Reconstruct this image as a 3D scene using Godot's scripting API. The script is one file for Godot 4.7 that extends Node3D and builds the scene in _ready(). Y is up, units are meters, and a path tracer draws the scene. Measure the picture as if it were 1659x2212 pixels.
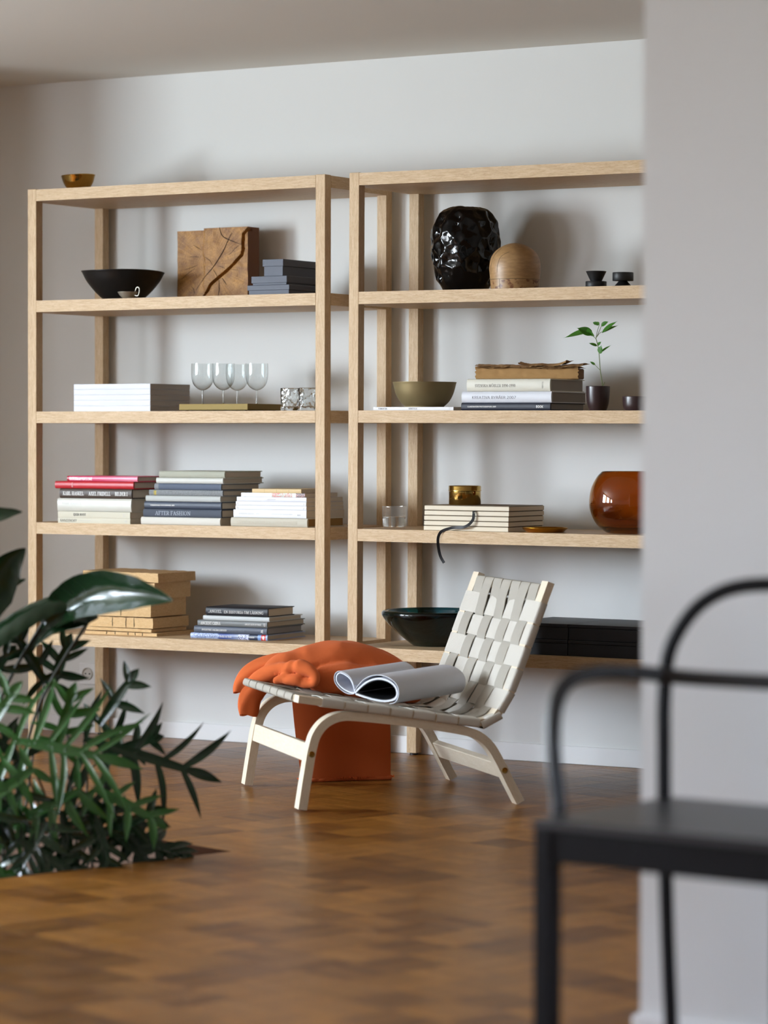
extends Node3D
# A living room: two oak shelf units against a pale wall, a webbed lounge chair, a planting pit in the parquet.
# World: x runs along the back wall to the right, y up, z out of the back wall (z = 0) into the room. Metres.

const SH := [0.4087, 0.8122, 1.2158, 1.6193, 2.0228]      # tops of the five shelves
const UW := 1.2802      # shelf unit width
const UD := 0.4465      # shelf unit depth
const PW := 0.0387      # post width
const ST := 0.0417      # shelf thickness
const LG := 0.018       # gap of the units to the wall
const CEIL := 2.4732
var XL := Transform3D(Basis(), Vector3(0, 0, LG))
var XR := Transform3D(Basis(Vector3.UP, 0.00804) * Basis(Vector3.BACK, -0.0032), Vector3(1.3676, 0, LG))
var M := {}             # materials
var rng := RandomNumberGenerator.new()

# ------------------------------------------------------------------ mesh building
class MB:
	var v := PackedVector3Array()
	var n := PackedVector3Array()
	var uv := PackedVector2Array()
	var col := PackedColorArray()
	var idx := PackedInt32Array()
	var tint := Color(1, 1, 1)
	func vert(p: Vector3, nn: Vector3, t: Vector2) -> int:
		v.append(p); n.append(nn); uv.append(t); col.append(tint)
		return v.size() - 1
	func quad(a: Vector3, b: Vector3, c: Vector3, d: Vector3, nn: Vector3, ta := Vector2(0, 0), tb := Vector2(1, 0), tc := Vector2(1, 1), td := Vector2(0, 1)) -> void:
		var i := vert(a, nn, ta)
		vert(b, nn, tb); vert(c, nn, tc); vert(d, nn, td)
		idx.append_array([i, i + 1, i + 2, i, i + 2, i + 3])
	func tri(a: Vector3, b: Vector3, c: Vector3, nn: Vector3, ta := Vector2(), tb := Vector2(), tc := Vector2()) -> void:
		var i := vert(a, nn, ta)
		vert(b, nn, tb); vert(c, nn, tc)
		idx.append_array([i, i + 1, i + 2])
	# chamfered box; g = axis of the grain (u runs along it, in metres), off = texture offset
	func box(lo: Vector3, hi: Vector3, bev := 0.0, g := 0, off := Vector2()) -> void:
		bev = minf(bev, 0.45 * minf(hi.x - lo.x, minf(hi.y - lo.y, hi.z - lo.z)))
		for ax in 3:
			var b := (ax + 1) % 3
			var c := (ax + 2) % 3
			for s in [-1.0, 1.0]:
				var nn := Vector3()
				nn[ax] = s
				var q := []
				for k in [[0, 0], [1, 0], [1, 1], [0, 1]]:
					var p := Vector3()
					p[ax] = hi[ax] if s > 0 else lo[ax]
					p[b] = (hi[b] - bev) if k[0] else (lo[b] + bev)
					p[c] = (hi[c] - bev) if k[1] else (lo[c] + bev)
					q.append(p)
				var ua := g if g != ax else b
				var va := 3 - ax - ua
				quad(q[0], q[1], q[2], q[3], nn, Vector2(q[0][ua], q[0][va]) + off, Vector2(q[1][ua], q[1][va]) + off, Vector2(q[2][ua], q[2][va]) + off, Vector2(q[3][ua], q[3][va]) + off)
		if bev <= 0.0:
			return
		for ax in 3:
			var b := (ax + 1) % 3
			var c := (ax + 2) % 3
			for sb in [-1.0, 1.0]:
				for sc in [-1.0, 1.0]:
					var nn := Vector3()
					nn[b] = sb; nn[c] = sc
					nn = nn.normalized()
					var q := []
					for k in [[0, 0], [0, 1], [1, 1], [1, 0]]:
						var p := Vector3()
						p[ax] = (hi[ax] - bev) if k[0] else (lo[ax] + bev)
						p[b] = (hi[b] if sb > 0 else lo[b]) - (0.0 if k[1] == 0 else sb * bev)
						p[c] = (hi[c] if sc > 0 else lo[c]) - (sc * bev if k[1] == 0 else 0.0)
						q.append(p)
					var ua := g
					var va := (g + 1) % 3
					quad(q[0], q[1], q[2], q[3], nn, Vector2(q[0][ua], q[0][va]) + off, Vector2(q[1][ua], q[1][va]) + off, Vector2(q[2][ua], q[2][va]) + off, Vector2(q[3][ua], q[3][va]) + off)
		for sx in [-1.0, 1.0]:
			for sy in [-1.0, 1.0]:
				for sz in [-1.0, 1.0]:
					var s := [sx, sy, sz]
					var t := []
					for ax in 3:
						var p := Vector3()
						for k in 3:
							p[k] = (hi[k] if s[k] > 0 else lo[k]) - (0.0 if k == ax else s[k] * bev)
						t.append(p)
					tri(t[0], t[1], t[2], Vector3(sx, sy, sz).normalized(), off, off, off)
	# surface over an nu x nv grid of points; cu / cv close it round; flip turns the normals
	func grid(pts: Array, nu: int, nv: int, cu := false, cv := false, flip := false, us := 1.0, vs := 1.0) -> void:
		var base := v.size()
		for j in nv:
			for i in nu:
				var a: Vector3 = pts[j * nu + ((i - 1 + nu) % nu if cu else maxi(i - 1, 0))]
				var b: Vector3 = pts[j * nu + ((i + 1) % nu if cu else mini(i + 1, nu - 1))]
				var c: Vector3 = pts[((j - 1 + nv) % nv if cv else maxi(j - 1, 0)) * nu + i]
				var d: Vector3 = pts[((j + 1) % nv if cv else mini(j + 1, nv - 1)) * nu + i]
				var nn := (b - a).cross(d - c).normalized()
				if nn.length() < 0.5:
					nn = Vector3.UP
				vert(pts[j * nu + i], -nn if flip else nn, Vector2(us * i / float(nu - (0 if cu else 1)), vs * j / float(nv - (0 if cv else 1))))
		for j in (nv if cv else nv - 1):
			for i in (nu if cu else nu - 1):
				var a := base + j * nu + i
				var b := base + j * nu + (i + 1) % nu
				var c := base + ((j + 1) % nv) * nu + (i + 1) % nu
				var d := base + ((j + 1) % nv) * nu + i
				idx.append_array([a, b, c, a, c, d])
	# profile of (radius, height) turned round y: outside from the bottom up, then over the rim and down inside
	func lathe(prof: Array, seg := 48, at := Vector3(), crease := 0.6, mod = null) -> void:
		var rows := []      # [point, normal]
		var m := prof.size()
		for k in m - 1:
			var a: Vector2 = prof[k]
			var b: Vector2 = prof[k + 1]
			var t := (b - a).normalized()
			var nn := Vector2(t.y, -t.x)
			var na := nn
			var nb := nn
			if k > 0:
				var tp: Vector2 = (a - prof[k - 1]).normalized()
				if tp.dot(t) > crease:
					na = (nn + Vector2(tp.y, -tp.x)).normalized()
			if k < m - 2:
				var tn := ((prof[k + 2] as Vector2) - b).normalized()
				if tn.dot(t) > crease:
					nb = (nn + Vector2(tn.y, -tn.x)).normalized()
			rows.append([a, na, b, nb])
		for r in rows:
			var base := v.size()
			for i in seg + 1:
				var an := TAU * i / seg
				var cs := Vector3(cos(an), 0, sin(an))
				for w in 2:
					var p: Vector2 = r[w * 2]
					var q: Vector2 = r[w * 2 + 1]
					var pos := cs * p.x + Vector3(0, p.y, 0)
					if mod != null:
						pos = mod.call(pos)
					vert(at + pos, (cs * q.x + Vector3(0, q.y, 0)).normalized(), Vector2(float(i) / seg, p.y * 5.0))
			for i in seg:
				var a := base + i * 2
				idx.append_array([a, a + 1, a + 3, a, a + 3, a + 2])
	# round tube along points; radius may be an Array
	func tube(pts: Array, rad, seg := 12, closed := false, squash := 1.0) -> void:
		var m := pts.size()
		var up := Vector3.UP
		var base := v.size()
		var t0: Vector3 = (pts[1] - pts[0]).normalized()
		if absf(t0.dot(up)) > 0.9:
			up = Vector3.RIGHT
		var s1 := t0.cross(up).normalized()
		var run := 0.0
		for k in m:
			var a: Vector3 = pts[(k - 1 + m) % m] if closed else pts[maxi(k - 1, 0)]
			var b: Vector3 = pts[(k + 1) % m] if closed else pts[mini(k + 1, m - 1)]
			var t := (b - a).normalized()
			s1 = (s1 - t * s1.dot(t)).normalized()
			var s2 := t.cross(s1)
			var r: float = rad[k] if rad is Array else rad
			if k > 0:
				run += (pts[k] as Vector3).distance_to(pts[k - 1])
			for i in seg:
				var an := TAU * i / seg
				var d := s1 * cos(an) + s2 * sin(an) * squash
				vert(pts[k] + d * r, d.normalized(), Vector2(run, float(i) / seg * 0.1))
		for k in (m if closed else m - 1):
			for i in seg:
				var a := base + k * seg + i
				var b := base + k * seg + (i + 1) % seg
				var c := base + ((k + 1) % m) * seg + (i + 1) % seg
				var d := base + ((k + 1) % m) * seg + i
				idx.append_array([a, b, c, a, c, d])
		if not closed:
			for e in [0, m - 1]:
				var t: Vector3 = (pts[0] - pts[1]).normalized() if e == 0 else (pts[m - 1] - pts[m - 2]).normalized()
				var c := vert(pts[e], t, Vector2())
				var first := v.size()
				for i in seg:
					vert(v[base + e * seg + i], t, Vector2())
				for i in seg:
					idx.append_array([c, first + i, first + (i + 1) % seg])
	# closed 2D outline (x, y) pushed from z0 to z1; u runs along z if along, sm: smooth sides under that angle
	func prism(poly: Array, z0: float, z1: float, xf := Transform3D(), sm := 0.85, caps := true, off := Vector2()) -> void:
		var m := poly.size()
		var area := 0.0
		for k in m:
			area += (poly[k] as Vector2).cross(poly[(k + 1) % m])
		var sgn := 1.0 if area > 0 else -1.0
		var run := 0.0
		for k in m:
			var a: Vector2 = poly[k]
			var b: Vector2 = poly[(k + 1) % m]
			var t := (b - a).normalized()
			var nn := Vector2(t.y, -t.x) * sgn
			var tp := (a - (poly[(k - 1 + m) % m] as Vector2)).normalized()
			var tn := ((poly[(k + 2) % m] as Vector2) - b).normalized()
			var na := (nn + Vector2(tp.y, -tp.x) * sgn).normalized() if tp.dot(t) > sm else nn
			var nb := (nn + Vector2(tn.y, -tn.x) * sgn).normalized() if tn.dot(t) > sm else nn
			var l := a.distance_to(b)
			var i := vert(xf * Vector3(a.x, a.y, z0), xf.basis * Vector3(na.x, na.y, 0), Vector2(z0, run) + off)
			vert(xf * Vector3(b.x, b.y, z0), xf.basis * Vector3(nb.x, nb.y, 0), Vector2(z0, run + l) + off)
			vert(xf * Vector3(b.x, b.y, z1), xf.basis * Vector3(nb.x, nb.y, 0), Vector2(z1, run + l) + off)
			vert(xf * Vector3(a.x, a.y, z1), xf.basis * Vector3(na.x, na.y, 0), Vector2(z1, run) + off)
			idx.append_array([i, i + 1, i + 2, i, i + 2, i + 3])
			run += l
		if caps:
			var tr := Geometry2D.triangulate_polygon(PackedVector2Array(poly))
			for e in 2:
				var z := z1 if e else z0
				var base := v.size()
				for q in poly:
					vert(xf * Vector3(q.x, q.y, z), xf.basis * Vector3(0, 0, 1 if e else -1), q + off)
				for k in tr:
					idx.append(base + k)
	# rectangular section (half sizes hw across 'side', ht along the path normal) swept along pts
	func strip(pts: Array, side: Vector3, hw, ht: float, off := Vector2(), ends := true) -> void:
		var m := pts.size()
		var sec := []
		var run := 0.0
		for k in m:
			var t: Vector3 = ((pts[mini(k + 1, m - 1)] as Vector3) - pts[maxi(k - 1, 0)]).normalized()
			var nn := side.cross(t).normalized()
			var sd := t.cross(nn).normalized()
			var h: float = hw[k] if hw is Array else hw
			if k > 0:
				run += (pts[k] as Vector3).distance_to(pts[k - 1])
			sec.append([pts[k], nn, sd, h, run])
		for f in 4:
			var base := v.size()
			for s in sec:
				var p: Vector3 = s[0]
				var nn: Vector3 = s[1] * ht
				var sd: Vector3 = s[2] * s[3]
				var r: float = s[4]
				match f:
					0:
						vert(p + nn - sd, s[1], Vector2(r, 0) + off); vert(p + nn + sd, s[1], Vector2(r, s[3] * 2) + off)
					1:
						vert(p - nn - sd, -s[1], Vector2(r, 0) + off); vert(p - nn + sd, -s[1], Vector2(r, s[3] * 2) + off)
					2:
						vert(p - nn + sd, s[2], Vector2(r, 0) + off); vert(p + nn + sd, s[2], Vector2(r, ht * 2) + off)
					3:
						vert(p - nn - sd, -s[2], Vector2(r, 0) + off); vert(p + nn - sd, -s[2], Vector2(r, ht * 2) + off)
			for k in m - 1:
				var a := base + k * 2
				idx.append_array([a, a + 1, a + 3, a, a + 3, a + 2])
		if ends:
			for e in [0, m - 1]:
				var s = sec[e]
				var nn: Vector3 = s[1] * ht
				var sd: Vector3 = s[2] * s[3]
				var t: Vector3 = (s[1] as Vector3).cross(s[2]) * (-1.0 if e == 0 else 1.0)
				quad(s[0] + nn - sd, s[0] + nn + sd, s[0] - nn + sd, s[0] - nn - sd, t)
	func mesh() -> ArrayMesh:
		for k in range(0, idx.size(), 3):
			var a := v[idx[k]]
			var g := (v[idx[k + 1]] - a).cross(v[idx[k + 2]] - a)
			if g.dot(n[idx[k]] + n[idx[k + 1]] + n[idx[k + 2]]) > 0.0:
				var t := idx[k + 1]
				idx[k + 1] = idx[k + 2]
				idx[k + 2] = t
		var ar := []
		ar.resize(Mesh.ARRAY_MAX)
		ar[Mesh.ARRAY_VERTEX] = v
		ar[Mesh.ARRAY_NORMAL] = n
		ar[Mesh.ARRAY_TEX_UV] = uv
		ar[Mesh.ARRAY_COLOR] = col
		ar[Mesh.ARRAY_INDEX] = idx
		var me := ArrayMesh.new()
		me.add_surface_from_arrays(Mesh.PRIMITIVE_TRIANGLES, ar)
		return me

# ------------------------------------------------------------------ objects
func meta(o: Node, label := "", category := "", group := "", kind := "") -> Node:
	if label: o.set_meta("label", label)
	if category: o.set_meta("category", category)
	if group: o.set_meta("group", group)
	if kind: o.set_meta("kind", kind)
	return o

var taken := {}
func numbered(called: String) -> String:
	taken[called] = taken.get(called, -1) + 1
	return called if taken[called] == 0 else "%s_%03d" % [called, taken[called]]

func thing(called: String, label: String, category: String, xf := Transform3D(), group := "") -> Node3D:
	var o := Node3D.new()
	o.name = numbered(called)
	o.transform = xf
	add_child(o)
	meta(o, label, category, group)
	return o

func part(called: String, mb, mat: Material, parent: Node, label := "", xf := Transform3D()) -> MeshInstance3D:
	var o := MeshInstance3D.new()
	o.mesh = mb.mesh() if mb is MB else mb
	o.material_override = mat
	o.transform = xf
	o.name = called
	parent.add_child(o, true)
	if label: o.set_meta("label", label)
	return o

func one(called: String, mb, mat: Material, label: String, category: String, xf := Transform3D(), group := "") -> MeshInstance3D:
	var o := part(numbered(called), mb, mat, self, "", xf)
	meta(o, label, category, group)
	return o

func struct(called: String, mb, mat: Material, label: String, parent: Node = self) -> MeshInstance3D:
	var o := part(called, mb, mat, parent)
	meta(o, label, "", "", "structure")
	return o

func thin(k: float) -> Transform3D:      # narrower round its own axis
	return Transform3D(Basis.from_scale(Vector3(k, 1, k)), Vector3())

func at(x: float, y: float, z: float, turn := 0.0) -> Transform3D:
	return Transform3D(Basis(Vector3.UP, turn), Vector3(x, y, z))

func curve(pts: Array, per := 6) -> Array:      # Catmull-Rom through Vector3 or Vector2 points
	var out := []
	var m := pts.size()
	for k in m - 1:
		var a = pts[maxi(k - 1, 0)]
		var b = pts[k]
		var c = pts[k + 1]
		var d = pts[mini(k + 2, m - 1)]
		for s in per:
			var t := float(s) / per
			out.append(0.5 * ((2.0 * b) + (c - a) * t + (2.0 * a - 5.0 * b + 4.0 * c - d) * t * t + (3.0 * b - a - 3.0 * c + d) * t * t * t))
	out.append(pts[m - 1])
	return out

func lin(r: float, g: float, b: float) -> Color:       # sRGB 0..255 to a linear vertex colour
	return Color(r / 255.0, g / 255.0, b / 255.0).srgb_to_linear()

func rgb(r: float, g: float, b: float) -> Color:
	return Color(r / 255.0, g / 255.0, b / 255.0)

# ------------------------------------------------------------------ materials
func mat(c: Color, rough := 0.6, metal := 0.0, tex: Texture2D = null, sc := Vector3.ONE) -> StandardMaterial3D:
	var m := StandardMaterial3D.new()
	m.albedo_color = c
	m.roughness = rough
	m.metallic = metal
	m.cull_mode = BaseMaterial3D.CULL_DISABLED
	if tex:
		m.albedo_texture = tex
		m.uv1_scale = sc
	return m

func picture(w: int, h: int, fn: Callable) -> ImageTexture:
	var im := Image.create(w, h, false, Image.FORMAT_RGB8)
	for y in h:
		for x in w:
			im.set_pixel(x, y, fn.call(x, y))
	return ImageTexture.create_from_image(im)

func noise(s: int, f := 1.0, oct := 3, kind := FastNoiseLite.TYPE_SIMPLEX_SMOOTH) -> FastNoiseLite:
	var q := FastNoiseLite.new()
	q.seed = s
	q.frequency = f
	q.noise_type = kind
	q.fractal_octaves = oct
	return q

func grain(a: Color, b: Color, pore: Color, s: int, amount := 1.0, w := 1024, h := 256) -> ImageTexture:
	var n1 := noise(s, 1.0, 3)
	var n2 := noise(s + 7, 1.0, 2)
	return picture(w, h, func(x, y):
		# wraps round on a circle in both directions
		var ax: float = TAU * x / w
		var wob := n2.get_noise_2d(cos(ax) * 1.2, sin(ax) * 1.2 + y * 0.012) * 3.0
		var yy: float = y + wob
		var k := n1.get_noise_3d(cos(ax) * 1.6, sin(ax) * 1.6, yy * 0.16) * 0.55 + n1.get_noise_3d(cos(ax) * 4.0 + 9.0, sin(ax) * 4.0, yy * 0.7) * 0.45
		var c := a.lerp(b, clampf(0.5 + k * amount, 0.0, 1.0))
		var p := n2.get_noise_3d(cos(ax) * 5.0, sin(ax) * 5.0, y * 0.9)
		if p > 0.34:
			c = c.lerp(pore, clampf((p - 0.34) * 2.0, 0.0, 0.34) * amount)
		return c)

func make_materials() -> void:
	M.wall = mat(rgb(218, 217, 214), 0.85)
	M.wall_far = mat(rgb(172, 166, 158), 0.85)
	M.ceiling = mat(rgb(220, 216, 208), 0.9)
	M.trim = mat(rgb(226, 225, 224), 0.5)
	var oak := grain(rgb(214, 186, 148), rgb(184, 150, 108), rgb(150, 112, 72), 11)
	M.oak = mat(Color.WHITE, 0.55, 0.0, oak, Vector3(1.3, 4.0, 1))
	var birch := grain(rgb(234, 222, 202), rgb(220, 204, 178), rgb(200, 180, 150), 23, 0.8, 512, 128)
	M.birch = mat(Color.WHITE, 0.4, 0.0, birch, Vector3(1.5, 5.0, 1))
	var fl := grain(rgb(255, 250, 244), rgb(205, 186, 166), rgb(140, 108, 84), 31, 1.0, 512, 128)
	M.floor = mat(Color.WHITE, 0.36, 0.0, fl, Vector3(3.0, 8.0, 1))
	M.floor.metallic_specular = 0.3
	M.floor.clearcoat_enabled = true
	M.floor.clearcoat = 0.16
	M.floor.clearcoat_roughness = 0.24
	M.floor.vertex_color_use_as_albedo = true
	M.subfloor = mat(rgb(84, 54, 30), 0.7)
	var pg := picture(16, 128, func(_x, y): return rgb(216, 206, 190).lerp(rgb(176, 164, 148), 0.5 + 0.5 * sin(y * 1.9) * cos(y * 0.7)))
	M.pages = mat(Color.WHITE, 0.85, 0.0, pg, Vector3(1, 60, 1))
	M.black = mat(rgb(24, 24, 26), 0.42)
	M.ink = mat(rgb(62, 58, 56), 0.7)
	M.white_ink = mat(rgb(232, 230, 226), 0.6)
	M.faint_ink = mat(rgb(196, 192, 184), 0.5)
	M.brass = mat(rgb(190, 156, 86), 0.13, 1.0)
	M.brass_tray = mat(rgb(140, 120, 74), 0.62, 0.3)
	M.brass_tray.metallic_specular = 0.3
	M.brass_dull = mat(rgb(140, 124, 88), 0.5, 0.6)
	var g := mat(Color(0.96, 0.98, 0.98, 0.015), 0.02)
	g.transparency = BaseMaterial3D.TRANSPARENCY_ALPHA
	M.pane = g
	M.glass = glass(Color(0.97, 0.98, 0.98), 0.05)
	M.water = glass(Color(0.98, 0.99, 0.99), 0.033)
	M.amber = glass(rgb(194, 128, 50), 0.05)
	M.teal = glass(rgb(22, 74, 84), 0.05)
	M.card = mat(rgb(226, 214, 192), 0.8)
	M.ribbon = mat(rgb(20, 20, 26), 0.45)
	var wb := Image.create(64, 64, false, Image.FORMAT_RGB8)
	for y in 64:
		for x in 64:
			var hgt := 0.5 + 0.32 * sin(y * TAU / 8.0) + 0.18 * sin(x * TAU / 16.0 + (PI if (y / 8) % 2 else 0.0))
			wb.set_pixel(x, y, Color(hgt, hgt, hgt))
	M.web = mat(rgb(204, 198, 187), 0.92)
	M.web.heightmap_enabled = true
	M.web.heightmap_texture = ImageTexture.create_from_image(wb)
	M.web.heightmap_scale = 0.07
	M.web.uv1_scale = Vector3(60, 60, 1)
	M.web_long = M.web.duplicate()
	M.web_long.albedo_color = rgb(188, 181, 168)
	M.web_long.heightmap_scale = 0.16
	var wn := noise(5, 0.09, 4)
	var wool := picture(256, 256, func(x, y):
		var k := wn.get_noise_2d(x, y) * 0.5 + 0.5
		return Color(k, k, k))
	M.wool = mat(rgb(204, 96, 42), 0.95)
	M.wool.heightmap_enabled = true
	M.wool.heightmap_texture = wool
	M.wool.heightmap_scale = 0.035
	M.wool.uv1_triplanar = true
	M.wool.uv1_scale = Vector3(14, 14, 14)
	M.wool.rim_enabled = true
	M.wool.rim = 0.35
	M.wool.rim_tint = 0.6
	M.fringe = mat(rgb(226, 104, 44), 0.95)
	M.paper = mat(rgb(196, 197, 204), 0.5)
	M.paper_in = mat(rgb(214, 216, 226), 0.6)
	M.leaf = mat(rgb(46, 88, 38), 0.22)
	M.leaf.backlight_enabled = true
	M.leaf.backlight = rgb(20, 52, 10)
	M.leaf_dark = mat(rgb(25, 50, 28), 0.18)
	M.leaf_fresh = mat(rgb(60, 108, 40), 0.3)
	M.leaf_fresh.backlight_enabled = true
	M.leaf_fresh.backlight = rgb(70, 130, 20)
	M.stem = mat(rgb(40, 42, 24), 0.6)
	M.root = mat(rgb(96, 78, 58), 0.9)
	M.soil = mat(rgb(34, 26, 20), 0.98)
	M.concrete = mat(rgb(92, 90, 86), 0.95)
	M.chair_black = mat(rgb(19, 18, 20), 0.5)
	M.chair_black.metallic_specular = 0.25
	M.rope_black = mat(rgb(16, 15, 16), 0.45)
	M.seat_black = mat(rgb(40, 39, 41), 0.36)
	M.vase_black = mat(rgb(5, 5, 6), 0.1)
	M.vase_black.metallic_specular = 0.42
	M.matt_black = mat(rgb(20, 20, 22), 0.5)
	M.bowl_black = mat(rgb(16, 16, 17), 0.38)
	M.box_grey = mat(rgb(72, 76, 90), 0.55)
	M.box_black = mat(rgb(29, 30, 37), 0.5)
	M.pot = mat(rgb(52, 36, 36), 0.3)

func glass(c: Color, ior_scale: float) -> StandardMaterial3D:
	var m := mat(Color(c.r, c.g, c.b, 0.0), 0.0)
	m.refraction_enabled = true
	m.refraction_scale = ior_scale
	return m

# ------------------------------------------------------------------ scene
func _ready() -> void:
	rng.seed = 4711
	# camera
	var cam := Camera3D.new()
	cam.name = "camera"
	var yaw := 0.54129
	var pitch := 0.02455
	var roll := 0.00206
	var fw := Vector3(-sin(yaw), 0, -cos(yaw))
	var rt := Vector3(cos(yaw), 0, -sin(yaw))
	var fd := fw * cos(pitch) - Vector3.UP * sin(pitch)
	var up := Vector3.UP * cos(pitch) + fw * sin(pitch)
	cam.transform = Transform3D(Basis(rt * cos(roll) + up * sin(roll), up * cos(roll) - rt * sin(roll), -fd), Vector3(6.7423, 1.12, 9.15436))
	var at_ := CameraAttributesPhysical.new()
	at_.frustum_focal_length = 70.083
	at_.frustum_focus_distance = 10.0
	at_.frustum_near = 0.05
	at_.frustum_far = 60.0
	at_.exposure_aperture = 1.6
	cam.attributes = at_
	cam.fov = 19.43239
	cam.near = 0.05
	cam.far = 60.0
	add_child(cam)
	cam.current = true
	# sky, exposure
	var we := WorldEnvironment.new()
	we.name = "environment"
	var env := Environment.new()
	env.background_mode = Environment.BG_SKY
	var sky := Sky.new()
	var sm := ProceduralSkyMaterial.new()
	sm.sky_top_color = rgb(150, 180, 225)
	sm.sky_horizon_color = rgb(222, 230, 240)
	sm.ground_bottom_color = rgb(90, 96, 84)
	sm.ground_horizon_color = rgb(170, 178, 172)
	sm.sky_energy_multiplier = 4.0
	sm.ground_energy_multiplier = 2.0
	sky.sky_material = sm
	env.sky = sky
	env.tonemap_mode = Environment.TONE_MAPPER_LINEAR
	env.tonemap_exposure = 1.0
	env.sdfgi_enabled = true
	env.ssao_enabled = true
	env.ssil_enabled = true
	we.environment = env
	add_child(we)
	# daylight through three windows in the left wall and one in the right
	window_light("daylight_near", Vector3(-2.12, 1.6, 4.1), Vector2(1.2, 1.3), 30.0, Color(0.90, 0.96, 1.0))
	window_light("daylight_middle", Vector3(-2.12, 1.6, 6.4), Vector2(1.8, 1.3), 19.0, Color(0.945, 0.97, 1.0))
	window_light("daylight_far", Vector3(-2.12, 1.6, 9.8), Vector2(2.0, 1.3), 8.5, Color(0.98, 0.98, 0.97))
	window_light("daylight_right", Vector3(8.52, 1.6, 5.9), Vector2(1.8, 1.3), 2.0, Color(1.0, 0.985, 0.95), 1.0)
	make_materials()
	room()
	floor_blocks()
	shelf_units()
	shelves_left()
	shelves_right()
	lounge_chair()
	rope_chair()
	plants()
	socket()

func window_light(called: String, p: Vector3, size: Vector2, energy: float, c: Color, facing := -1.0) -> void:
	var l := AreaLight3D.new()
	l.name = called
	l.area_size = size
	l.light_energy = energy
	l.light_color = c
	l.shadow_enabled = true
	l.area_range = 20.0
	l.area_attenuation = 2.0
	l.transform = Transform3D(Basis(Vector3.UP, facing * PI / 2), p)
	add_child(l)

func slab(lo: Vector3, hi: Vector3) -> MB:
	var b := MB.new()
	b.box(lo, hi)
	return b

const FLOOR_TURN := -0.2897       # the parquet and the pit lie 16.6 degrees askew to the back wall
const PIT := Vector3(2.224, 0, 2.436)

func room() -> void:
	struct("wall_back", slab(Vector3(-2.4, -0.3, -0.2), Vector3(8.8, CEIL + 0.2, 0)), M.wall, "pale warm white plaster wall behind the oak shelves")
	struct("ceiling", slab(Vector3(-2.4, CEIL, 0), Vector3(8.8, CEIL + 0.2, 11.8)), M.ceiling, "plain off-white ceiling")
	var wr := MB.new()
	wr.box(Vector3(8.6, -0.3, 0), Vector3(8.8, 0.95, 11.8))
	wr.box(Vector3(8.6, 2.25, 0), Vector3(8.8, CEIL, 11.8))
	wr.box(Vector3(8.6, 0.95, 0), Vector3(8.8, 2.25, 5.0))
	wr.box(Vector3(8.6, 0.95, 6.8), Vector3(8.8, 2.25, 11.8))
	struct("wall_right", wr, M.wall_far, "plain wall on the right of the room with a window opening")
	struct("wall_front", slab(Vector3(-2.4, -0.3, 11.6), Vector3(8.6, CEIL, 11.8)), M.wall_far, "plain wall behind the viewer")
	# left wall with two windows, and the deep corner block that shades the left end of the back wall
	var b := MB.new()
	b.box(Vector3(-2.4, -0.3, 1.6), Vector3(-2.2, 0.95, 11.6))
	b.box(Vector3(-2.4, 2.25, 1.6), Vector3(-2.2, CEIL, 11.6))
	b.box(Vector3(-2.4, 0.95, 1.6), Vector3(-2.2, 2.25, 3.5))
	b.box(Vector3(-2.4, 0.95, 4.7), Vector3(-2.2, 2.25, 5.5))
	b.box(Vector3(-2.4, 0.95, 7.3), Vector3(-2.2, 2.25, 8.8))
	b.box(Vector3(-2.4, 0.95, 10.8), Vector3(-2.2, 2.25, 11.6))
	b.box(Vector3(-2.4, -0.3, 0), Vector3(-0.767, CEIL, 1.6))
	struct("wall_left", b, M.wall, "plain wall on the left with window openings")
	for w in [[3.5, 4.7, "window_1"], [5.5, 7.3, "window_2"], [8.8, 10.8, "window_3"], [5.0, 6.8, "window_4"]]:
		var f := MB.new()
		var zc: float = (w[0] + w[1]) / 2
		for q in [[w[0], w[0] + 0.05], [w[1] - 0.05, w[1]], [zc - 0.025, zc + 0.025]]:
			f.box(Vector3(-2.34, 0.95, q[0]), Vector3(-2.28, 2.25, q[1]), 0.004)
		f.box(Vector3(-2.338, 0.95, w[0]), Vector3(-2.282, 1.0, w[1]), 0.004)
		f.box(Vector3(-2.338, 2.2, w[0]), Vector3(-2.282, 2.25, w[1]), 0.004)
		var win := struct(w[2], f, M.trim, "white framed window")
		if w[2] == "window_4":
			win.position.x = 11.01
		part("pane", slab(Vector3(-2.312, 1.0, w[0] + 0.05), Vector3(-2.308, 2.2, w[1] - 0.05)), M.pane, win)
	# partition on the right, nearer the viewer
	struct("wall_partition", slab(Vector3(4.327, 0, 4.08), Vector3(8.6, CEIL, 4.22)), M.wall, "pale partition wall whose blurred edge cuts off the shelves")
	var s := MB.new()
	s.box(Vector3(4.316, 0, 4.069), Vector3(8.6, 0.062, 4.232), 0.002)
	struct("baseboard_partition", s, M.trim, "white skirting round the foot of the partition wall")
	s = MB.new()
	s.box(Vector3(-0.767, 0, 0), Vector3(8.6, 0.0622, 0.012), 0.002)
	struct("baseboard_back", s, M.trim, "white skirting board along the back wall")

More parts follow.
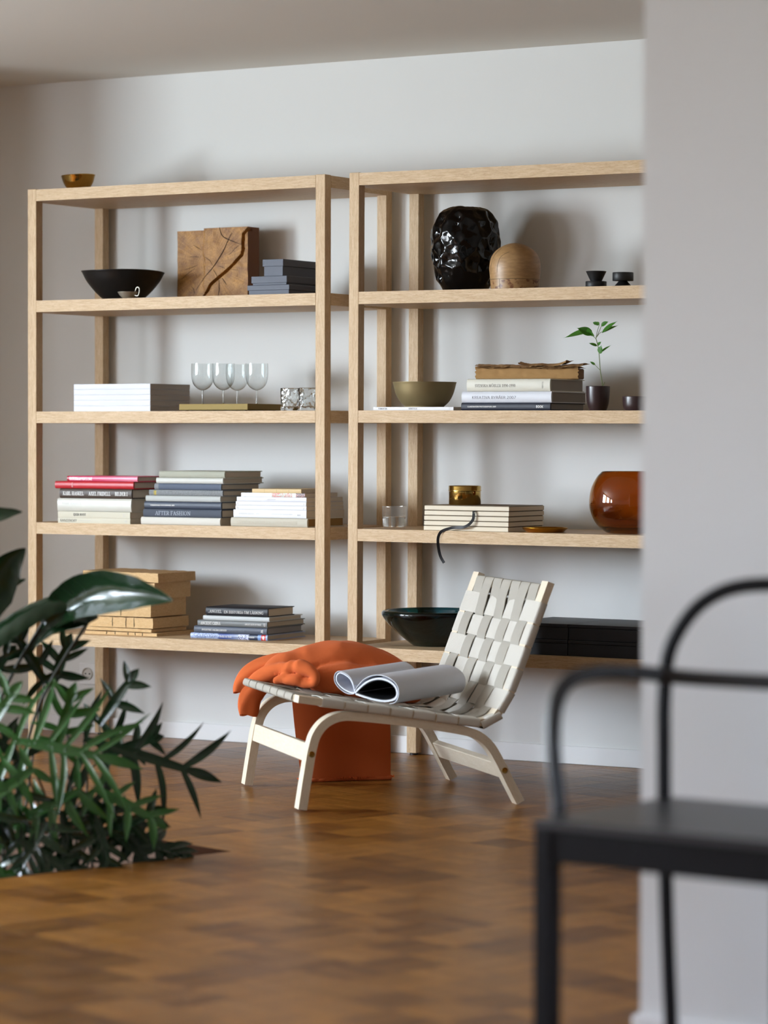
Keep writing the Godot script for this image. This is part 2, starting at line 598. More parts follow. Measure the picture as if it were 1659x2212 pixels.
func floor_blocks() -> void:
	var xf := Transform3D(Basis(Vector3.UP, FLOOR_TURN), PIT)
	var inv := xf.affine_inverse()
	# subfloor in four pieces round the pit (pit: x -1.35..0, z 0..1.65 in the parquet's axes)
	var sub := MB.new()
	var lo := -0.3
	var hi := -0.011
	for q in [[-6.5, 8.0, -4.0, 0.0], [-6.5, 8.0, 1.65, 11.0], [0.0, 8.0, 0.0, 1.65], [-6.5, -1.35, 0.0, 1.65]]:
		var m := MB.new()
		m.box(Vector3(q[0], lo, q[2]), Vector3(q[1], hi, q[3]))
		for k in m.v.size():
			sub.vert(xf * m.v[k], xf.basis * m.n[k], m.uv[k])
		var base := sub.v.size() - m.v.size()
		for k in m.idx:
			sub.idx.append(base + k)
	var fl := struct("floor", sub, M.subfloor, "warm brown mosaic parquet floor of small square finger blocks")
	var S := 0.15
	var N := 5
	# shared block meshes
	var kinds := []
	for k in 20:
		var b := MB.new()
		var tone := rng.randf_range(-1, 1)
		for s in N:
			var t := clampf(0.5 + 0.32 * tone + rng.randf_range(-0.22, 0.22), 0, 1)
			b.tint = lin(100, 61, 21).lerp(lin(170, 120, 54), t)
			var g := 0.0003
			b.box(Vector3(-S / 2 + g, -0.011, -S / 2 + S / N * s + g), Vector3(S / 2 - g, rng.randf_range(-0.0003, 0.0), -S / 2 + S / N * (s + 1) - g), 0.0004, 0, Vector2(rng.randf() * 3, rng.randf() * 2))
		kinds.append(b)
	var meshes := kinds.map(func(b): return b.mesh())
	var cam := get_node("camera") as Camera3D
	var ci := cam.transform.affine_inverse()
	var seen := []
	var others := []
	var room_poly := PackedVector2Array([Vector2(-2.2, 0.012), Vector2(8.6, 0.012), Vector2(8.6, 9.0), Vector2(-2.2, 9.0)])
	for i in range(-30, 34):
		for j in range(-22, 44):
			var c := Vector3((i + 0.5) * S, 0, (j + 0.5) * S)
			if c.x > -1.35 and c.x < 0 and c.z > 0 and c.z < 1.65:
				continue
			var w := xf * c
			if w.x < -0.9 or w.x > 5.9 or w.z < -0.1 or w.z > 7.6:
				continue
			if w.x > 4.1 and w.z > 3.97 and w.z < 4.35 or (w.x < -0.6 and w.z < 1.75):
				others.append([c, i, j, w])
				continue
			var q := ci * w
			var vis: bool = absf(q.x / q.z) < 0.135 and absf(q.y / q.z) < 0.178
			(seen if vis and w.z > 0.12 else others).append([c, i, j, w])
	seen.sort_custom(func(a, b): return (ci * a[3]).z > (ci * b[3]).z)
	for k in seen.size():
		var e = seen[k]
		var turn := PI / 2 if posmod(e[1] + e[2], 2) else 0.0
		if k < 298:
			var o := part("parquet_block", meshes[rng.randi() % 20], M.floor, fl, "", xf * at(e[0].x, 0, e[0].z, turn))
			o.name = "parquet_block" if k == 0 else "parquet_block_%03d" % k
		else:
			others.append(e)
	var rest := MB.new()
	for e in others:
		var turn := PI / 2 if posmod(e[1] + e[2], 2) else 0.0
		var bx := xf * at(e[0].x, 0, e[0].z, turn)
		var m: MB = kinds[rng.randi() % 20]
		if e[3].z > 0.13 and not (e[3].x > 4.1 and e[3].z > 3.95 and e[3].z < 4.4) and not (e[3].x < -0.6):
			var base := rest.v.size()
			for k in m.v.size():
				rest.tint = m.col[k]
				rest.vert(bx * m.v[k], bx.basis * m.n[k], m.uv[k])
			for k in m.idx:
				rest.idx.append(base + k)
			continue
		for s in N:      # cut along the walls
			var g := 0.0006
			var p := PackedVector2Array()
			for c in [Vector3(-S / 2 + g, 0, -S / 2 + S / N * s + g), Vector3(S / 2 - g, 0, -S / 2 + S / N * s + g), Vector3(S / 2 - g, 0, -S / 2 + S / N * (s + 1) - g), Vector3(-S / 2 + g, 0, -S / 2 + S / N * (s + 1) - g)]:
				var t: Vector3 = bx * c
				p.append(Vector2(t.x, t.z))
			var cut := Geometry2D.intersect_polygons(p, room_poly)
			rest.tint = m.col[s * 60]
			for poly in cut:
				# prism pushes (x, y) along z: turn it so that (x, y) lies on the floor
				rest.prism(Array(poly), 0.0, 0.011, Transform3D(Basis(Vector3.RIGHT, Vector3(0, 0, 1), Vector3(0, -1, 0)), Vector3()), 0.85, true, Vector2(rng.randf(), rng.randf()))
	meta(part("parquet_remainder", rest, M.floor, fl), "", "", "", "stuff")
	# the pit: lining boards, concrete sides, soil
	var pit := Node3D.new()
	pit.name = "planting_pit"
	pit.transform = xf
	add_child(pit)
	meta(pit, "sunken planting pit with concrete sides cut into the parquet", "planter")
	var b := MB.new()
	b.box(Vector3(-1.35, -0.3, -0.02), Vector3(0.0, -0.03, -0.001))
	b.box(Vector3(-0.0, -0.3, -0.02), Vector3(0.02, -0.03, 1.65))
	b.box(Vector3(-1.37, -0.3, -0.02), Vector3(-1.35, -0.03, 1.65))
	b.box(Vector3(-1.35, -0.3, 1.65), Vector3(0.0, -0.03, 1.67))
	part("concrete_side", b, M.concrete, pit)
	b = MB.new()
	b.box(Vector3(-1.352, -0.032, -0.002), Vector3(0.002, -0.0005, 0.012), 0.001)
	b.box(Vector3(-0.012, -0.032, 0.012), Vector3(0.002, -0.0005, 1.64), 0.001)
	var eb := mat(rgb(54, 31, 19), 0.95)
	eb.metallic_specular = 0.15
	part("edge_board", b, eb, pit)
	var pts := []
	var nz := noise(3, 6.0, 3)
	for j in 34:
		for i in 28:
			var x := -1.35 + 1.35 * i / 27.0
			var z := 1.65 * j / 33.0
			pts.append(Vector3(x, -0.17 + 0.05 * nz.get_noise_2d(x, z), z))
	b = MB.new()
	b.grid(pts, 28, 34, false, false, true)
	meta(part("soil", b, M.soil, pit), "", "", "", "stuff")

func notched(w: float, d: float, y0: float, y1: float) -> MB:
	var b := MB.new()
	var p := PW + 0.0004
	b.prism([Vector2(p, 0), Vector2(w - p, 0), Vector2(w - p, p), Vector2(w, p), Vector2(w, d - p), Vector2(w - p, d - p), Vector2(w - p, d), Vector2(p, d), Vector2(p, d - p), Vector2(0, d - p), Vector2(0, p), Vector2(p, p)],
		0, y1 - y0, Transform3D(Basis(Vector3.RIGHT, Vector3(0, 0, 1), Vector3(0, -1, 0)), Vector3(0, y1, 0)), 2.0)
	# grain: along x on every face but the two ends, where it runs along z
	var off := Vector2(rng.randf() * 3, rng.randf() * 2)
	for k in b.v.size():
		var q := b.v[k]
		var nn := b.n[k]
		if absf(nn.x) > 0.9:
			b.uv[k] = Vector2(q.z, q.y) + off
		elif absf(nn.z) > 0.9:
			b.uv[k] = Vector2(q.x, q.y) + off
		else:
			b.uv[k] = Vector2(q.x, q.z) + off
	return b

func shelf_units() -> void:
	for u in 2:
		var o := thing("shelf_unit", ["open oak shelf unit standing on the left, with a brass bowl on its top", "open oak shelf unit on the right, partly hidden by the partition wall"][u], "shelf", XL if u == 0 else XR, "open oak shelf units")
		for c in [[0, 0], [1, 0], [0, 1], [1, 1]]:
			var b := MB.new()
			var x: float = c[0] * (UW - PW)
			var z: float = c[1] * (UD - PW)
			b.box(Vector3(x, 0.008, z), Vector3(x + PW, SH[4] + 0.002, z + PW), 0.0012, 1, Vector2(rng.randf() * 3, rng.randf() * 2))
			part("post", b, M.oak, o)
			b = MB.new()
			b.lathe([Vector2(0, 0), Vector2(0.015, 0), Vector2(0.015, 0.008), Vector2(0, 0.008)], 20, Vector3(x + PW / 2, 0, z + PW / 2))
			part("foot_pad", b, M.black, o)
		for k in 5:
			part("shelf", notched(UW, UD, SH[k] - ST, SH[k]), M.oak, o)

func socket() -> void:
	var t := thing("wall_socket", "white round wall socket low on the wall behind the left shelf unit", "socket", at(-0.069, 0.224, 0))
	var b := MB.new()
	b.box(Vector3(-0.041, -0.041, 0), Vector3(0.041, 0.041, 0.008), 0.003)
	part("face_plate", b, M.trim, t)
	b = MB.new()
	b.lathe([Vector2(0, 0.0085), Vector2(0.019, 0.0085), Vector2(0.0215, 0.014), Vector2(0.0235, 0.014), Vector2(0.024, 0.008)], 32)
	part("socket_well", b, mat(rgb(196, 193, 186), 0.5), t, "", Transform3D(Basis(Vector3.RIGHT, PI / 2), Vector3()))
	b = MB.new()
	for s in [-1, 1]:
		b.lathe([Vector2(0, 0), Vector2(0.003, 0), Vector2(0.003, 0.002), Vector2(0, 0.002)], 10, Vector3(0.0095 * s, 0.0086, 0))
	part("contact_hole", b, M.black, t, "", Transform3D(Basis(Vector3.RIGHT, PI / 2), Vector3()))

# ------------------------------------------------------------------ books
# A closed book lying flat, spine to the front. Local: x along the spine (centre 0), y up from 0, spine at z = 0, fore-edge at -d.
func book(label: String, xf: Transform3D, w: float, h: float, d: float, cover: Material, hard := true, pages: Material = null, group := "", called := "book") -> Node3D:
	var t := thing(called, label, "book", xf, group)
	var bt := 0.0028 if hard else 0.0006
	var ins := 0.004 if hard else 0.0008
	var poly := []
	var bulge := minf(0.006, h * 0.22) if hard else 0.0008
	# outline in (depth, height): outer round the spine, back along the inside
	poly.append(Vector2(-d, 0))
	var n := 8
	for k in n + 1:
		var a := -PI / 2 + PI * k / n
		poly.append(Vector2(-bulge + bulge * cos(a), h / 2 + (h / 2) * sin(a) * (1.0 if absf(sin(a)) > 0.99 else 0.985)))
	poly.append(Vector2(-d, h))
	poly.append(Vector2(-d, h - bt))
	poly.append(Vector2(-bulge - 0.003, h - bt))
	poly.append(Vector2(-bulge - 0.003, bt))
	poly.append(Vector2(-d, bt))
	var b := MB.new()
	# prism pushes along local z; map (depth, height, push) to (z, y, x)
	b.prism(poly, -w / 2, w / 2, Transform3D(Basis(Vector3(0, 0, 1), Vector3(0, 1, 0), Vector3(1, 0, 0)), Vector3()), 0.7)
	for k in b.v.size():
		b.uv[k] = Vector2(b.v[k].x / w + 0.5, 1.0 - b.v[k].y / h)
	part("cover", b, cover, t)
	var p := MB.new()
	var seg := 10
	# page block with slightly wavy cut edges
	p.box(Vector3(-w / 2 + ins, bt + 0.0002, -d + ins), Vector3(w / 2 - ins, h - bt - 0.0002, -bulge - 0.0032), 0.0004)
	for k in p.v.size():
		p.uv[k] = Vector2(0, p.v[k].y)
	part("pages", p, pages if pages else M.pages, t)
	return t

# flat lettering on the spine: centred at fraction u of the width, at height fraction q, fitted into tw x th metres
func letters(t: Node3D, text: String, w: float, h: float, u: float, tw: float, th: float, m: Material, font := "Droid Serif", bold := false, q := 0.5, turn := 0.0, z := 0.0002) -> void:
	var f := SystemFont.new()
	f.font_names = PackedStringArray([font])
	if bold:
		f.font_weight = 700
	var tm := TextMesh.new()
	tm.text = text
	tm.font = f
	tm.font_size = 48
	tm.pixel_size = 0.001
	tm.depth = 0.01
	tm.curve_step = 4.0
	var bb := tm.get_aabb()
	var sx := tw / maxf(bb.size.x, 0.001)
	var sy := th / maxf(bb.size.y, 0.001)
	var ba := Basis(Vector3.BACK, turn) * Basis.from_scale(Vector3(sx, sy, 0.03))
	var o := MeshInstance3D.new()
	o.mesh = tm
	o.material_override = m
	o.name = "lettering"
	var c := bb.get_center()
	o.transform = Transform3D(ba, Vector3((u - 0.5) * w, h * q, z) - ba * Vector3(c.x, c.y, 0))
	t.add_child(o, true)

func stack(base: Transform3D, x0: float, x1: float, y: float, z: float) -> Transform3D:
	return base * at((x0 + x1) / 2, y, z)

func cloth(c: Color, rough := 0.75) -> StandardMaterial3D:
	return mat(c, rough)

func shelves_left() -> void:
	var W := Transform3D()      # left unit: world coordinates
	var zf := 0.462
	# --- second shelf from the bottom: three stacks of books
	var g := "books in the left stack, second shelf up"
	var y := SH[1]
	var t := book("cream paperback lettered KANDINSKY, bottom of the left stack", stack(W, 0.135, 0.458, y, zf), 0.323, 0.0185, 0.235, cloth(rgb(206, 199, 178), 0.6), false, null, g)
	letters(t, "KANDINSKY", 0.323, 0.0185, 0.15, 0.074, 0.0095, M.ink, "Droid Sans")
	letters(t, "regards sur le passé", 0.323, 0.0185, 0.385, 0.05, 0.004, M.faint_ink, "Droid Sans")
	letters(t, "&", 0.323, 0.0185, 0.945, 0.010, 0.009, M.faint_ink)
	y += 0.0188
	t = book("cream book lettered QUIA NVOT, second from the bottom of the left stack", stack(W, 0.135, 0.457, y, zf), 0.322, 0.0228, 0.24, cloth(rgb(204, 197, 176), 0.6), false, null, g)
	letters(t, "QUIA NVOT", 0.322, 0.0228, 0.305, 0.056, 0.011, M.ink, "Droid Sans", true)
	letters(t, "m", 0.322, 0.0228, 0.92, 0.012, 0.011, M.faint_ink, "Droid Serif", false, 0.5, PI / 2)
	y += 0.023
	t = book("thick glossy white book with faint pale lettering under the dark brown one", stack(W, 0.132, 0.461, y, zf), 0.329, 0.0478, 0.245, cloth(rgb(204, 201, 190), 0.36), true, null, g)
	letters(t, "KARL HASKEL", 0.329, 0.0478, 0.2, 0.09, 0.008, M.faint_ink, "Droid Serif", false, 0.62)
	letters(t, "AXEL FRIDELL", 0.329, 0.0478, 0.55, 0.09, 0.008, M.faint_ink, "Droid Serif", false, 0.62)
	letters(t, "BILDER 2", 0.329, 0.0478, 0.86, 0.06, 0.008, M.faint_ink, "Droid Serif", false, 0.62)
	y += 0.048
	t = book("dark brown book lettered KARL HASKEL AXEL FRIDELL BILDER", stack(W, 0.142, 0.463, y, zf), 0.321, 0.0348, 0.24, cloth(rgb(70, 56, 46), 0.5), true, null, g)
	letters(t, "KARL HASKEL", 0.321, 0.0348, 0.195, 0.094, 0.0135, M.white_ink, "Droid Serif", true)
	letters(t, "AXEL FRIDELL", 0.321, 0.0348, 0.56, 0.097, 0.0135, M.white_ink, "Droid Serif", true)
	letters(t, "BILDER I", 0.321, 0.0348, 0.86, 0.056, 0.0135, M.white_ink, "Droid Serif", true)
	y += 0.035
	t = book("crimson red book with a small white ornament, jutting out left near the stack top", stack(W, 0.121, 0.471, y, zf), 0.35, 0.0265, 0.23, cloth(rgb(186, 38, 46), 0.4), true, null, g)
	var b := MB.new()
	for k in 3:
		b.lathe([Vector2(0.0016, 0), Vector2(0.0032, 0), Vector2(0.0032, 0.0004), Vector2(0.0016, 0.0004), Vector2(0.0016, 0)], 16, Vector3(0, 0, -0.0055 + 0.0055 * k))
	part("ornament", b, mat(rgb(226, 150, 150), 0.5), t, "", Transform3D(Basis(Vector3.RIGHT, PI / 2), Vector3(-0.096, 0.0132, 0.0)))
	y += 0.0267
	var pink := picture(256, 16, func(x, yy):
		var k := fposmod(sin(x * 12.9898 + yy * 78.233) * 43758.5, 1.0)
		if x < 8: return rgb(176, 30, 52)
		if x < 92 and absf(yy - 8.0) < 5 and k > 0.35: return rgb(246, 226, 228)
		return rgb(212, 74, 108).lerp(rgb(232, 150, 170), clampf((x - 100) / 120.0, 0, 1) * 0.8 * (0.7 + 0.3 * k)))
	t = book("small pink and red book topping the left stack", stack(W, 0.176, 0.489, y, zf), 0.313, 0.0192, 0.2, mat(Color.WHITE, 0.35, 0, pink), true, null, g)

	g = "books in the middle stack, second shelf up"
	y = SH[1]
	book("plain white book at the bottom of the middle stack", stack(W, 0.504, 0.845, y, zf), 0.341, 0.0272, 0.26, cloth(rgb(215, 210, 199)), true, null, g)
	y += 0.0275
	t = book("charcoal book with silver title AFTER FASHION", stack(W, 0.514, 0.849, y, zf), 0.335, 0.0288, 0.25, cloth(rgb(74, 80, 92)), true, null, g)
	letters(t, "AFTER FASHION", 0.335, 0.0288, 0.385, 0.152, 0.0145, mat(rgb(150, 156, 168), 0.4), "Droid Serif")
	y += 0.029
	t = book("dark blue-grey book with small white line of lettering, middle stack", stack(W, 0.519, 0.849, y, zf), 0.33, 0.0262, 0.25, cloth(rgb(56, 64, 80), 0.5), true, null, g)
	letters(t, "SCANDINAVIAN PHOTOGRAPHERS 2009", 0.33, 0.0262, 0.24, 0.104, 0.0048, M.white_ink, "Droid Sans", true)
	y += 0.0264
	book("pale grey rounded book in the middle stack, between dark and speckled ones", stack(W, 0.525, 0.846, y, zf), 0.321, 0.0208, 0.235, cloth(rgb(182, 184, 180), 0.6), true, null, g)
	y += 0.021
	var spk := picture(256, 32, func(x, yy):
		var k := fposmod(sin(x * 12.9898 + yy * 78.233) * 43758.5, 1.0)
		if x > 16 and x < 25: return rgb(214, 186, 70) if yy > 3 and yy < 29 and (x < 18 or x > 22 or yy % 6 < 3) else rgb(120, 118, 110)
		return rgb(104, 108, 112).lerp(rgb(160, 162, 162), k))
	t = book("speckled grey cloth book with a narrow yellow spine label", stack(W, 0.54, 0.856, y, zf), 0.316, 0.0206, 0.235, mat(Color.WHITE, 0.85, 0, spk), true, null, g)
	y += 0.0208
	var two := picture(64, 4, func(x, _y): return rgb(128, 130, 134) if x < 4 else rgb(84, 94, 112))
	book("slate blue book with a grey end band in the middle stack", stack(W, 0.563, 0.849, y, zf), 0.286, 0.0223, 0.25, mat(Color.WHITE, 0.7, 0, two), true, null, g)
	y += 0.0225
	book("off-white book second from the top of the middle stack", stack(W, 0.571, 0.857, y, zf), 0.286, 0.0203, 0.26, cloth(rgb(200, 199, 191), 0.5), true, null, g)
	y += 0.0205
	book("sage grey book with dark boards on top of the middle stack", stack(W, 0.583, 0.864, y, zf), 0.281, 0.0238, 0.24, cloth(rgb(170, 170, 154)), true, null, g)

	g = "books in the right stack, second shelf up"
	y = SH[1]
	t = book("cream cloth book with embossed spine, bottom of the right stack", stack(W, 0.89, 1.207, y, zf), 0.317, 0.0315, 0.245, cloth(rgb(200, 193, 176), 0.8), true, mat(rgb(150, 112, 60), 0.85), g)
	letters(t, "SVENSKA MÖBLER  I FOLKVIKEN", 0.317, 0.0315, 0.48, 0.25, 0.0125, mat(rgb(198, 188, 168), 0.6), "Droid Serif")
	y += 0.0317
	t = book("thick white paperback with faint grey lettering in the right stack", stack(W, 0.902, 1.204, y, zf), 0.302, 0.0272, 0.25, cloth(rgb(217, 217, 219), 0.4), false, null, g)
	letters(t, "RYMDENS SKUGG", 0.302, 0.0272, 0.18, 0.064, 0.006, M.faint_ink, "Droid Serif")
	letters(t, "1957", 0.302, 0.0272, 0.345, 0.018, 0.005, M.faint_ink, "Droid Serif")
	letters(t, "STUGA OCH TRÄDGÅRD", 0.302, 0.0272, 0.67, 0.086, 0.006, M.faint_ink, "Droid Serif")
	letters(t, "1937", 0.302, 0.0272, 0.9, 0.014, 0.004, M.ink, "Droid Serif", false, 0.4)
	y += 0.0274
	for k in 2:
		t = book(["thin white magazine just above the thick white paperback", "thin white magazine fourth from the bottom of the right stack"][k], stack(W, 0.911, 1.204, y, zf), 0.293 - 0.002 * k, 0.0142, 0.245, cloth(rgb(219, 219, 221), 0.4), false, null, g, "magazine")
		letters(t, "1", 0.293, 0.0142, 0.03, 0.0025, 0.006, M.ink, "Droid Sans")
		letters(t, "2", 0.293, 0.0142, 0.965, 0.003, 0.006, M.ink, "Droid Sans")
		y += 0.0144
	t = book("white magazine with tiny centred lettering in the right stack", stack(W, 0.916, 1.204, y, zf), 0.288, 0.0158, 0.24, cloth(rgb(212, 212, 219), 0.4), false, null, g, "magazine")
	letters(t, "ARKITEKTUR", 0.288, 0.0158, 0.5, 0.036, 0.005, M.faint_ink, "Droid Sans")
	letters(t, "3", 0.288, 0.0158, 0.9, 0.003, 0.006, M.faint_ink, "Droid Sans")
	y += 0.016
	var flo := picture(256, 16, func(x, yy):
		if x < 124: return rgb(236, 236, 238) if x != 15 else rgb(170, 170, 174)
		if x > 205 and x < 220: return rgb(240, 240, 238)
		var k := fposmod(sin((x / 3) * 12.9898 + (yy / 3) * 78.233) * 43758.5, 1.0)
		if x > 219: return rgb(70, 74, 82).lerp(rgb(220, 160, 150), k)
		return rgb(222, 214, 204).lerp(rgb(206, 120, 116) if k > 0.7 else rgb(150, 158, 140), k * 0.75) if x > 160 or k > 0.3 else rgb(224, 140, 134))
	book("white magazine with a floral print at the right of its spine", stack(W, 0.934, 1.198, y, zf), 0.264, 0.0142, 0.215, mat(Color.WHITE, 0.45, 0, flo), false, null, g, "magazine")
	y += 0.0144
	var tan4 := picture(256, 4, func(x, _y): return rgb(168, 138, 92) if x % 64 < 1 else rgb(212, 184, 134))
	book("small tan paperback with three dark divisions, on top of the right stack", stack(W, 0.98, 1.183, y, zf), 0.203, 0.0138, 0.19, mat(Color.WHITE, 0.6, 0, tan4), false, null, g)

	# --- bottom shelf: five books, slightly askew, and the timber stack
	g = "books stacked on the bottom shelf"
	y = SH[0]
	var ask := Transform3D(Basis(Vector3.UP, 0.05), Vector3(0.832, 0, 0.388))
	var ler := picture(512, 32, func(x, yy):
		var k := fposmod(sin((x / 5) * 12.9898 + (yy / 4) * 78.233) * 43758.5, 1.0)
		if x < 190: return rgb(176, 190, 224).lerp(rgb(70, 84, 130), 0.7 if k > 0.86 else 0.12 * k)
		if x < 320: return rgb(66, 84, 150).lerp(rgb(170, 176, 190), clampf((x - 230) / 120.0, 0, 1) + 0.1 * k)
		if x < 390: return rgb(200, 204, 232).lerp(rgb(40, 46, 80), 0.9 if k > 0.8 else 0.0)
		if x < 448: return rgb(40, 50, 74)
		if x < 470: return rgb(120, 150, 200)
		if x < 500: return rgb(206, 60, 58) if Vector2(x - 485, (yy - 16) * 0.6).length() > 7.0 else rgb(236, 220, 214)
		return rgb(150, 170, 210))
	t = book("blue patterned book lettered LARS LERIN, bottom of the five", ask * at(0, y, 0), 0.317, 0.0198, 0.27, mat(Color.WHITE, 0.35, 0, ler), true, null, g)
	letters(t, "LARS LERIN", 0.317, 0.0198, 0.22, 0.085, 0.0105, mat(rgb(110, 122, 158), 0.5), "Droid Serif")
	letters(t, "Hella en bok", 0.317, 0.0198, 0.46, 0.05, 0.007, M.white_ink, "Droid Serif")
	letters(t, "BONNIER", 0.317, 0.0198, 0.8, 0.022, 0.0045, M.white_ink, "Droid Sans", true)
	y += 0.02
	t = book("slate grey book lettered ÄVENTYR I SKÄRGÅRDEN", ask * at(0.006, y, 0.0), 0.3, 0.0248, 0.255, cloth(rgb(76, 82, 96), 0.5), true, mat(rgb(150, 148, 150), 0.85), g)
	letters(t, "ÄVENTYR I SKÄRGÅRDEN", 0.3, 0.0248, 0.28, 0.104, 0.0072, M.white_ink, "Droid Serif", true)
	letters(t, "GÖSTA UNGE", 0.3, 0.0248, 0.59, 0.064, 0.006, mat(rgb(116, 122, 136), 0.5), "Droid Serif")
	letters(t, "W", 0.3, 0.0248, 0.935, 0.012, 0.0095, M.white_ink, "Droid Serif", true, 0.5, -PI / 2)
	y += 0.025
	t = book("grey book lettered ANCIENT CHINA with a small white crest", ask * at(0.014, y, 0.0), 0.286, 0.0212, 0.27, cloth(rgb(112, 114, 114), 0.5), true, null, g)
	letters(t, "ANCIENT CHINA", 0.286, 0.0212, 0.19, 0.082, 0.0105, M.white_ink, "Droid Serif", true)
	letters(t, "GREAT AGES OF MAN", 0.286, 0.0212, 0.8, 0.066, 0.0052, M.white_ink, "Droid Serif", true)
	letters(t, "U", 0.286, 0.0212, 0.965, 0.008, 0.010, M.white_ink, "Droid Serif", true)
	y += 0.0214
	book("plain pale grey book between the grey and the black ones", ask * at(0.03, y, 0.0), 0.272, 0.0162, 0.235, cloth(rgb(193, 197, 197), 0.5), true, null, g)
	y += 0.0164
	t = book("black book lettered EN HISTORIA OM LÄSNING, topmost of the five", ask * at(0.032, y, 0.0), 0.254, 0.031, 0.19, cloth(rgb(22, 24, 32), 0.5), true, mat(rgb(206, 196, 178), 0.85), g)
	letters(t, "..ANGUEL", 0.254, 0.031, 0.15, 0.056, 0.0105, M.white_ink, "Droid Serif")
	letters(t, "EN HISTORIA OM LÄSNING", 0.254, 0.031, 0.615, 0.162, 0.0115, M.white_ink, "Droid Serif")
	timber()

	# --- third shelf: white magazines, tray, glasses
	g = "white magazines stacked on the third shelf"
	y = SH[2]
	for k in 5:
		t = book(["lowest of the five plain white magazines beside the brass tray", "second lowest of the five plain white magazines", "middle one of the five plain white magazines", "second highest of the five plain white magazines", "topmost of the five plain white magazines beside the wine glasses"][k],
			stack(W, 0.2 - 0.0005 * (k % 2), 0.538, y, 0.452), 0.338, 0.0194, 0.25, cloth(rgb(214, 215, 221), 0.55), false, mat(rgb(178, 172, 168), 0.9), g, "magazine")
		letters(t, "ARKITEKTTIDSKRIFT", 0.338, 0.0194, 0.55, 0.12, 0.005, mat(rgb(214, 216, 224), 0.5), "Droid Sans")
		y += 0.0197
	tray_and_glasses()
	top_shelf_left()

func timber() -> void:
	var g := "timber offcuts stacked on the bottom shelf"
	var end := grain(rgb(222, 188, 138), rgb(204, 164, 112), rgb(150, 104, 60), 77, 0.8, 256, 128)
	var m := mat(Color.WHITE, 0.75, 0, end, Vector3(3, 6, 1))
	var dark := mat(rgb(160, 112, 66), 0.8)
	var y := SH[0]
	# label, x0, x1, height, depth, z of the front, tilt, checks (x of the cracks)
	for q in [["thin cracked board at the very bottom of the timber stack", 0.209, 0.528, 0.0118, 0.23, 0.396, 0.0, [0.3, 0.42, 0.6, 0.7, 0.8]],
			["thin plain slat of timber second from the bottom", 0.21, 0.5, 0.0125, 0.22, 0.392, -0.006, []],
			["flat timber block with three upright cracks in its end", 0.209, 0.508, 0.0385, 0.225, 0.392, 0.0, [0.4, 0.6, 0.72]],
			["tall timber block in the middle of the stack, behind the glossy leaf", 0.205, 0.498, 0.066, 0.22, 0.392, 0.006, [0.55]],
			["timber block second from the top, mostly behind the leaf", 0.192, 0.515, 0.058, 0.225, 0.392, 0.0, [0.3, 0.75]],
			["squared timber slab topping the stack beside the wall shadow", 0.198, 0.532, 0.0345, 0.235, 0.395, -0.012, []]]:
		var w: float = q[2] - q[1]
		var h: float = q[3]
		var t := thing("timber_block", q[0], "wood block", Transform3D(Basis(Vector3.BACK, q[6]), Vector3((q[1] + q[2]) / 2, y + absf(q[6]) * w * 0.5, q[5])), g)
		var b := MB.new()
		var nx := 40
		var nz := noise(int(w * 9999) + int(h * 77777), 14.0, 3)
		# rough sawn block: slightly uneven top and end
		var lo := Vector3(-w / 2, 0, -q[4])
		var pts := []
		for j in 9:
			for i in nx:
				var x := -w / 2 + w * i / (nx - 1.0)
				var yy := h * j / 8.0
				pts.append(Vector3(x + 0.002 * nz.get_noise_2d(yy * 3, 5) * (1.0 if i == nx - 1 or i == 0 else 0.0), yy + (0.0016 * nz.get_noise_2d(x * 2, 1.0) - 0.0016 if j == 8 else 0.0), 0.0015 * nz.get_noise_2d(x, yy * 3)))
		b.grid(pts, nx, 9, false, false, false, w, h)
		var back := []
		for j in [0, 8]:
			for i in nx:
				back.append(pts[j * nx + i])
		for i in nx - 1:
			var a: Vector3 = pts[8 * nx + i]
			var c: Vector3 = pts[8 * nx + i + 1]
			b.quad(a, c, Vector3(c.x, c.y, -q[4]), Vector3(a.x, a.y, -q[4]), Vector3.UP, Vector2(a.x, 0), Vector2(c.x, 0), Vector2(c.x, q[4]), Vector2(a.x, q[4]))
			a = pts[i]; c = pts[i + 1]
			b.quad(a, c, Vector3(c.x, c.y, -q[4]), Vector3(a.x, a.y, -q[4]), Vector3.DOWN)
			a = pts[8 * nx + i]; c = pts[8 * nx + i + 1]
			b.quad(Vector3(a.x, 0, -q[4]), Vector3(c.x, 0, -q[4]), Vector3(c.x, c.y, -q[4]), Vector3(a.x, a.y, -q[4]), Vector3.FORWARD)
		for j in 8:
			for i in [0, nx - 1]:
				var a: Vector3 = pts[j * nx + i]
				var c: Vector3 = pts[(j + 1) * nx + i]
				b.quad(a, c, Vector3(c.x, c.y, -q[4]), Vector3(a.x, a.y, -q[4]), Vector3(1 if i else -1, 0, 0), Vector2(0, a.y), Vector2(0, c.y), Vector2(q[4], c.y), Vector2(q[4], a.y))
		part("block", b, m, t)
		if q[7].size():
			var c := MB.new()
			for u in q[7]:
				var x: float = -w / 2 + w * u
				var line := []
				for k in 6:
					line.append(Vector3(x + 0.002 * nz.get_noise_2d(x * 5, k * 0.4), h * (0.02 + 0.95 * k / 5.0), 0.0006))
				c.tube(line, [0.0004, 0.0011, 0.0013, 0.0012, 0.001, 0.0004], 6)
			part("crack", c, M.stem, t)
		y += h + (0.0008 if q[6] == 0.0 else absf(q[6]) * w)

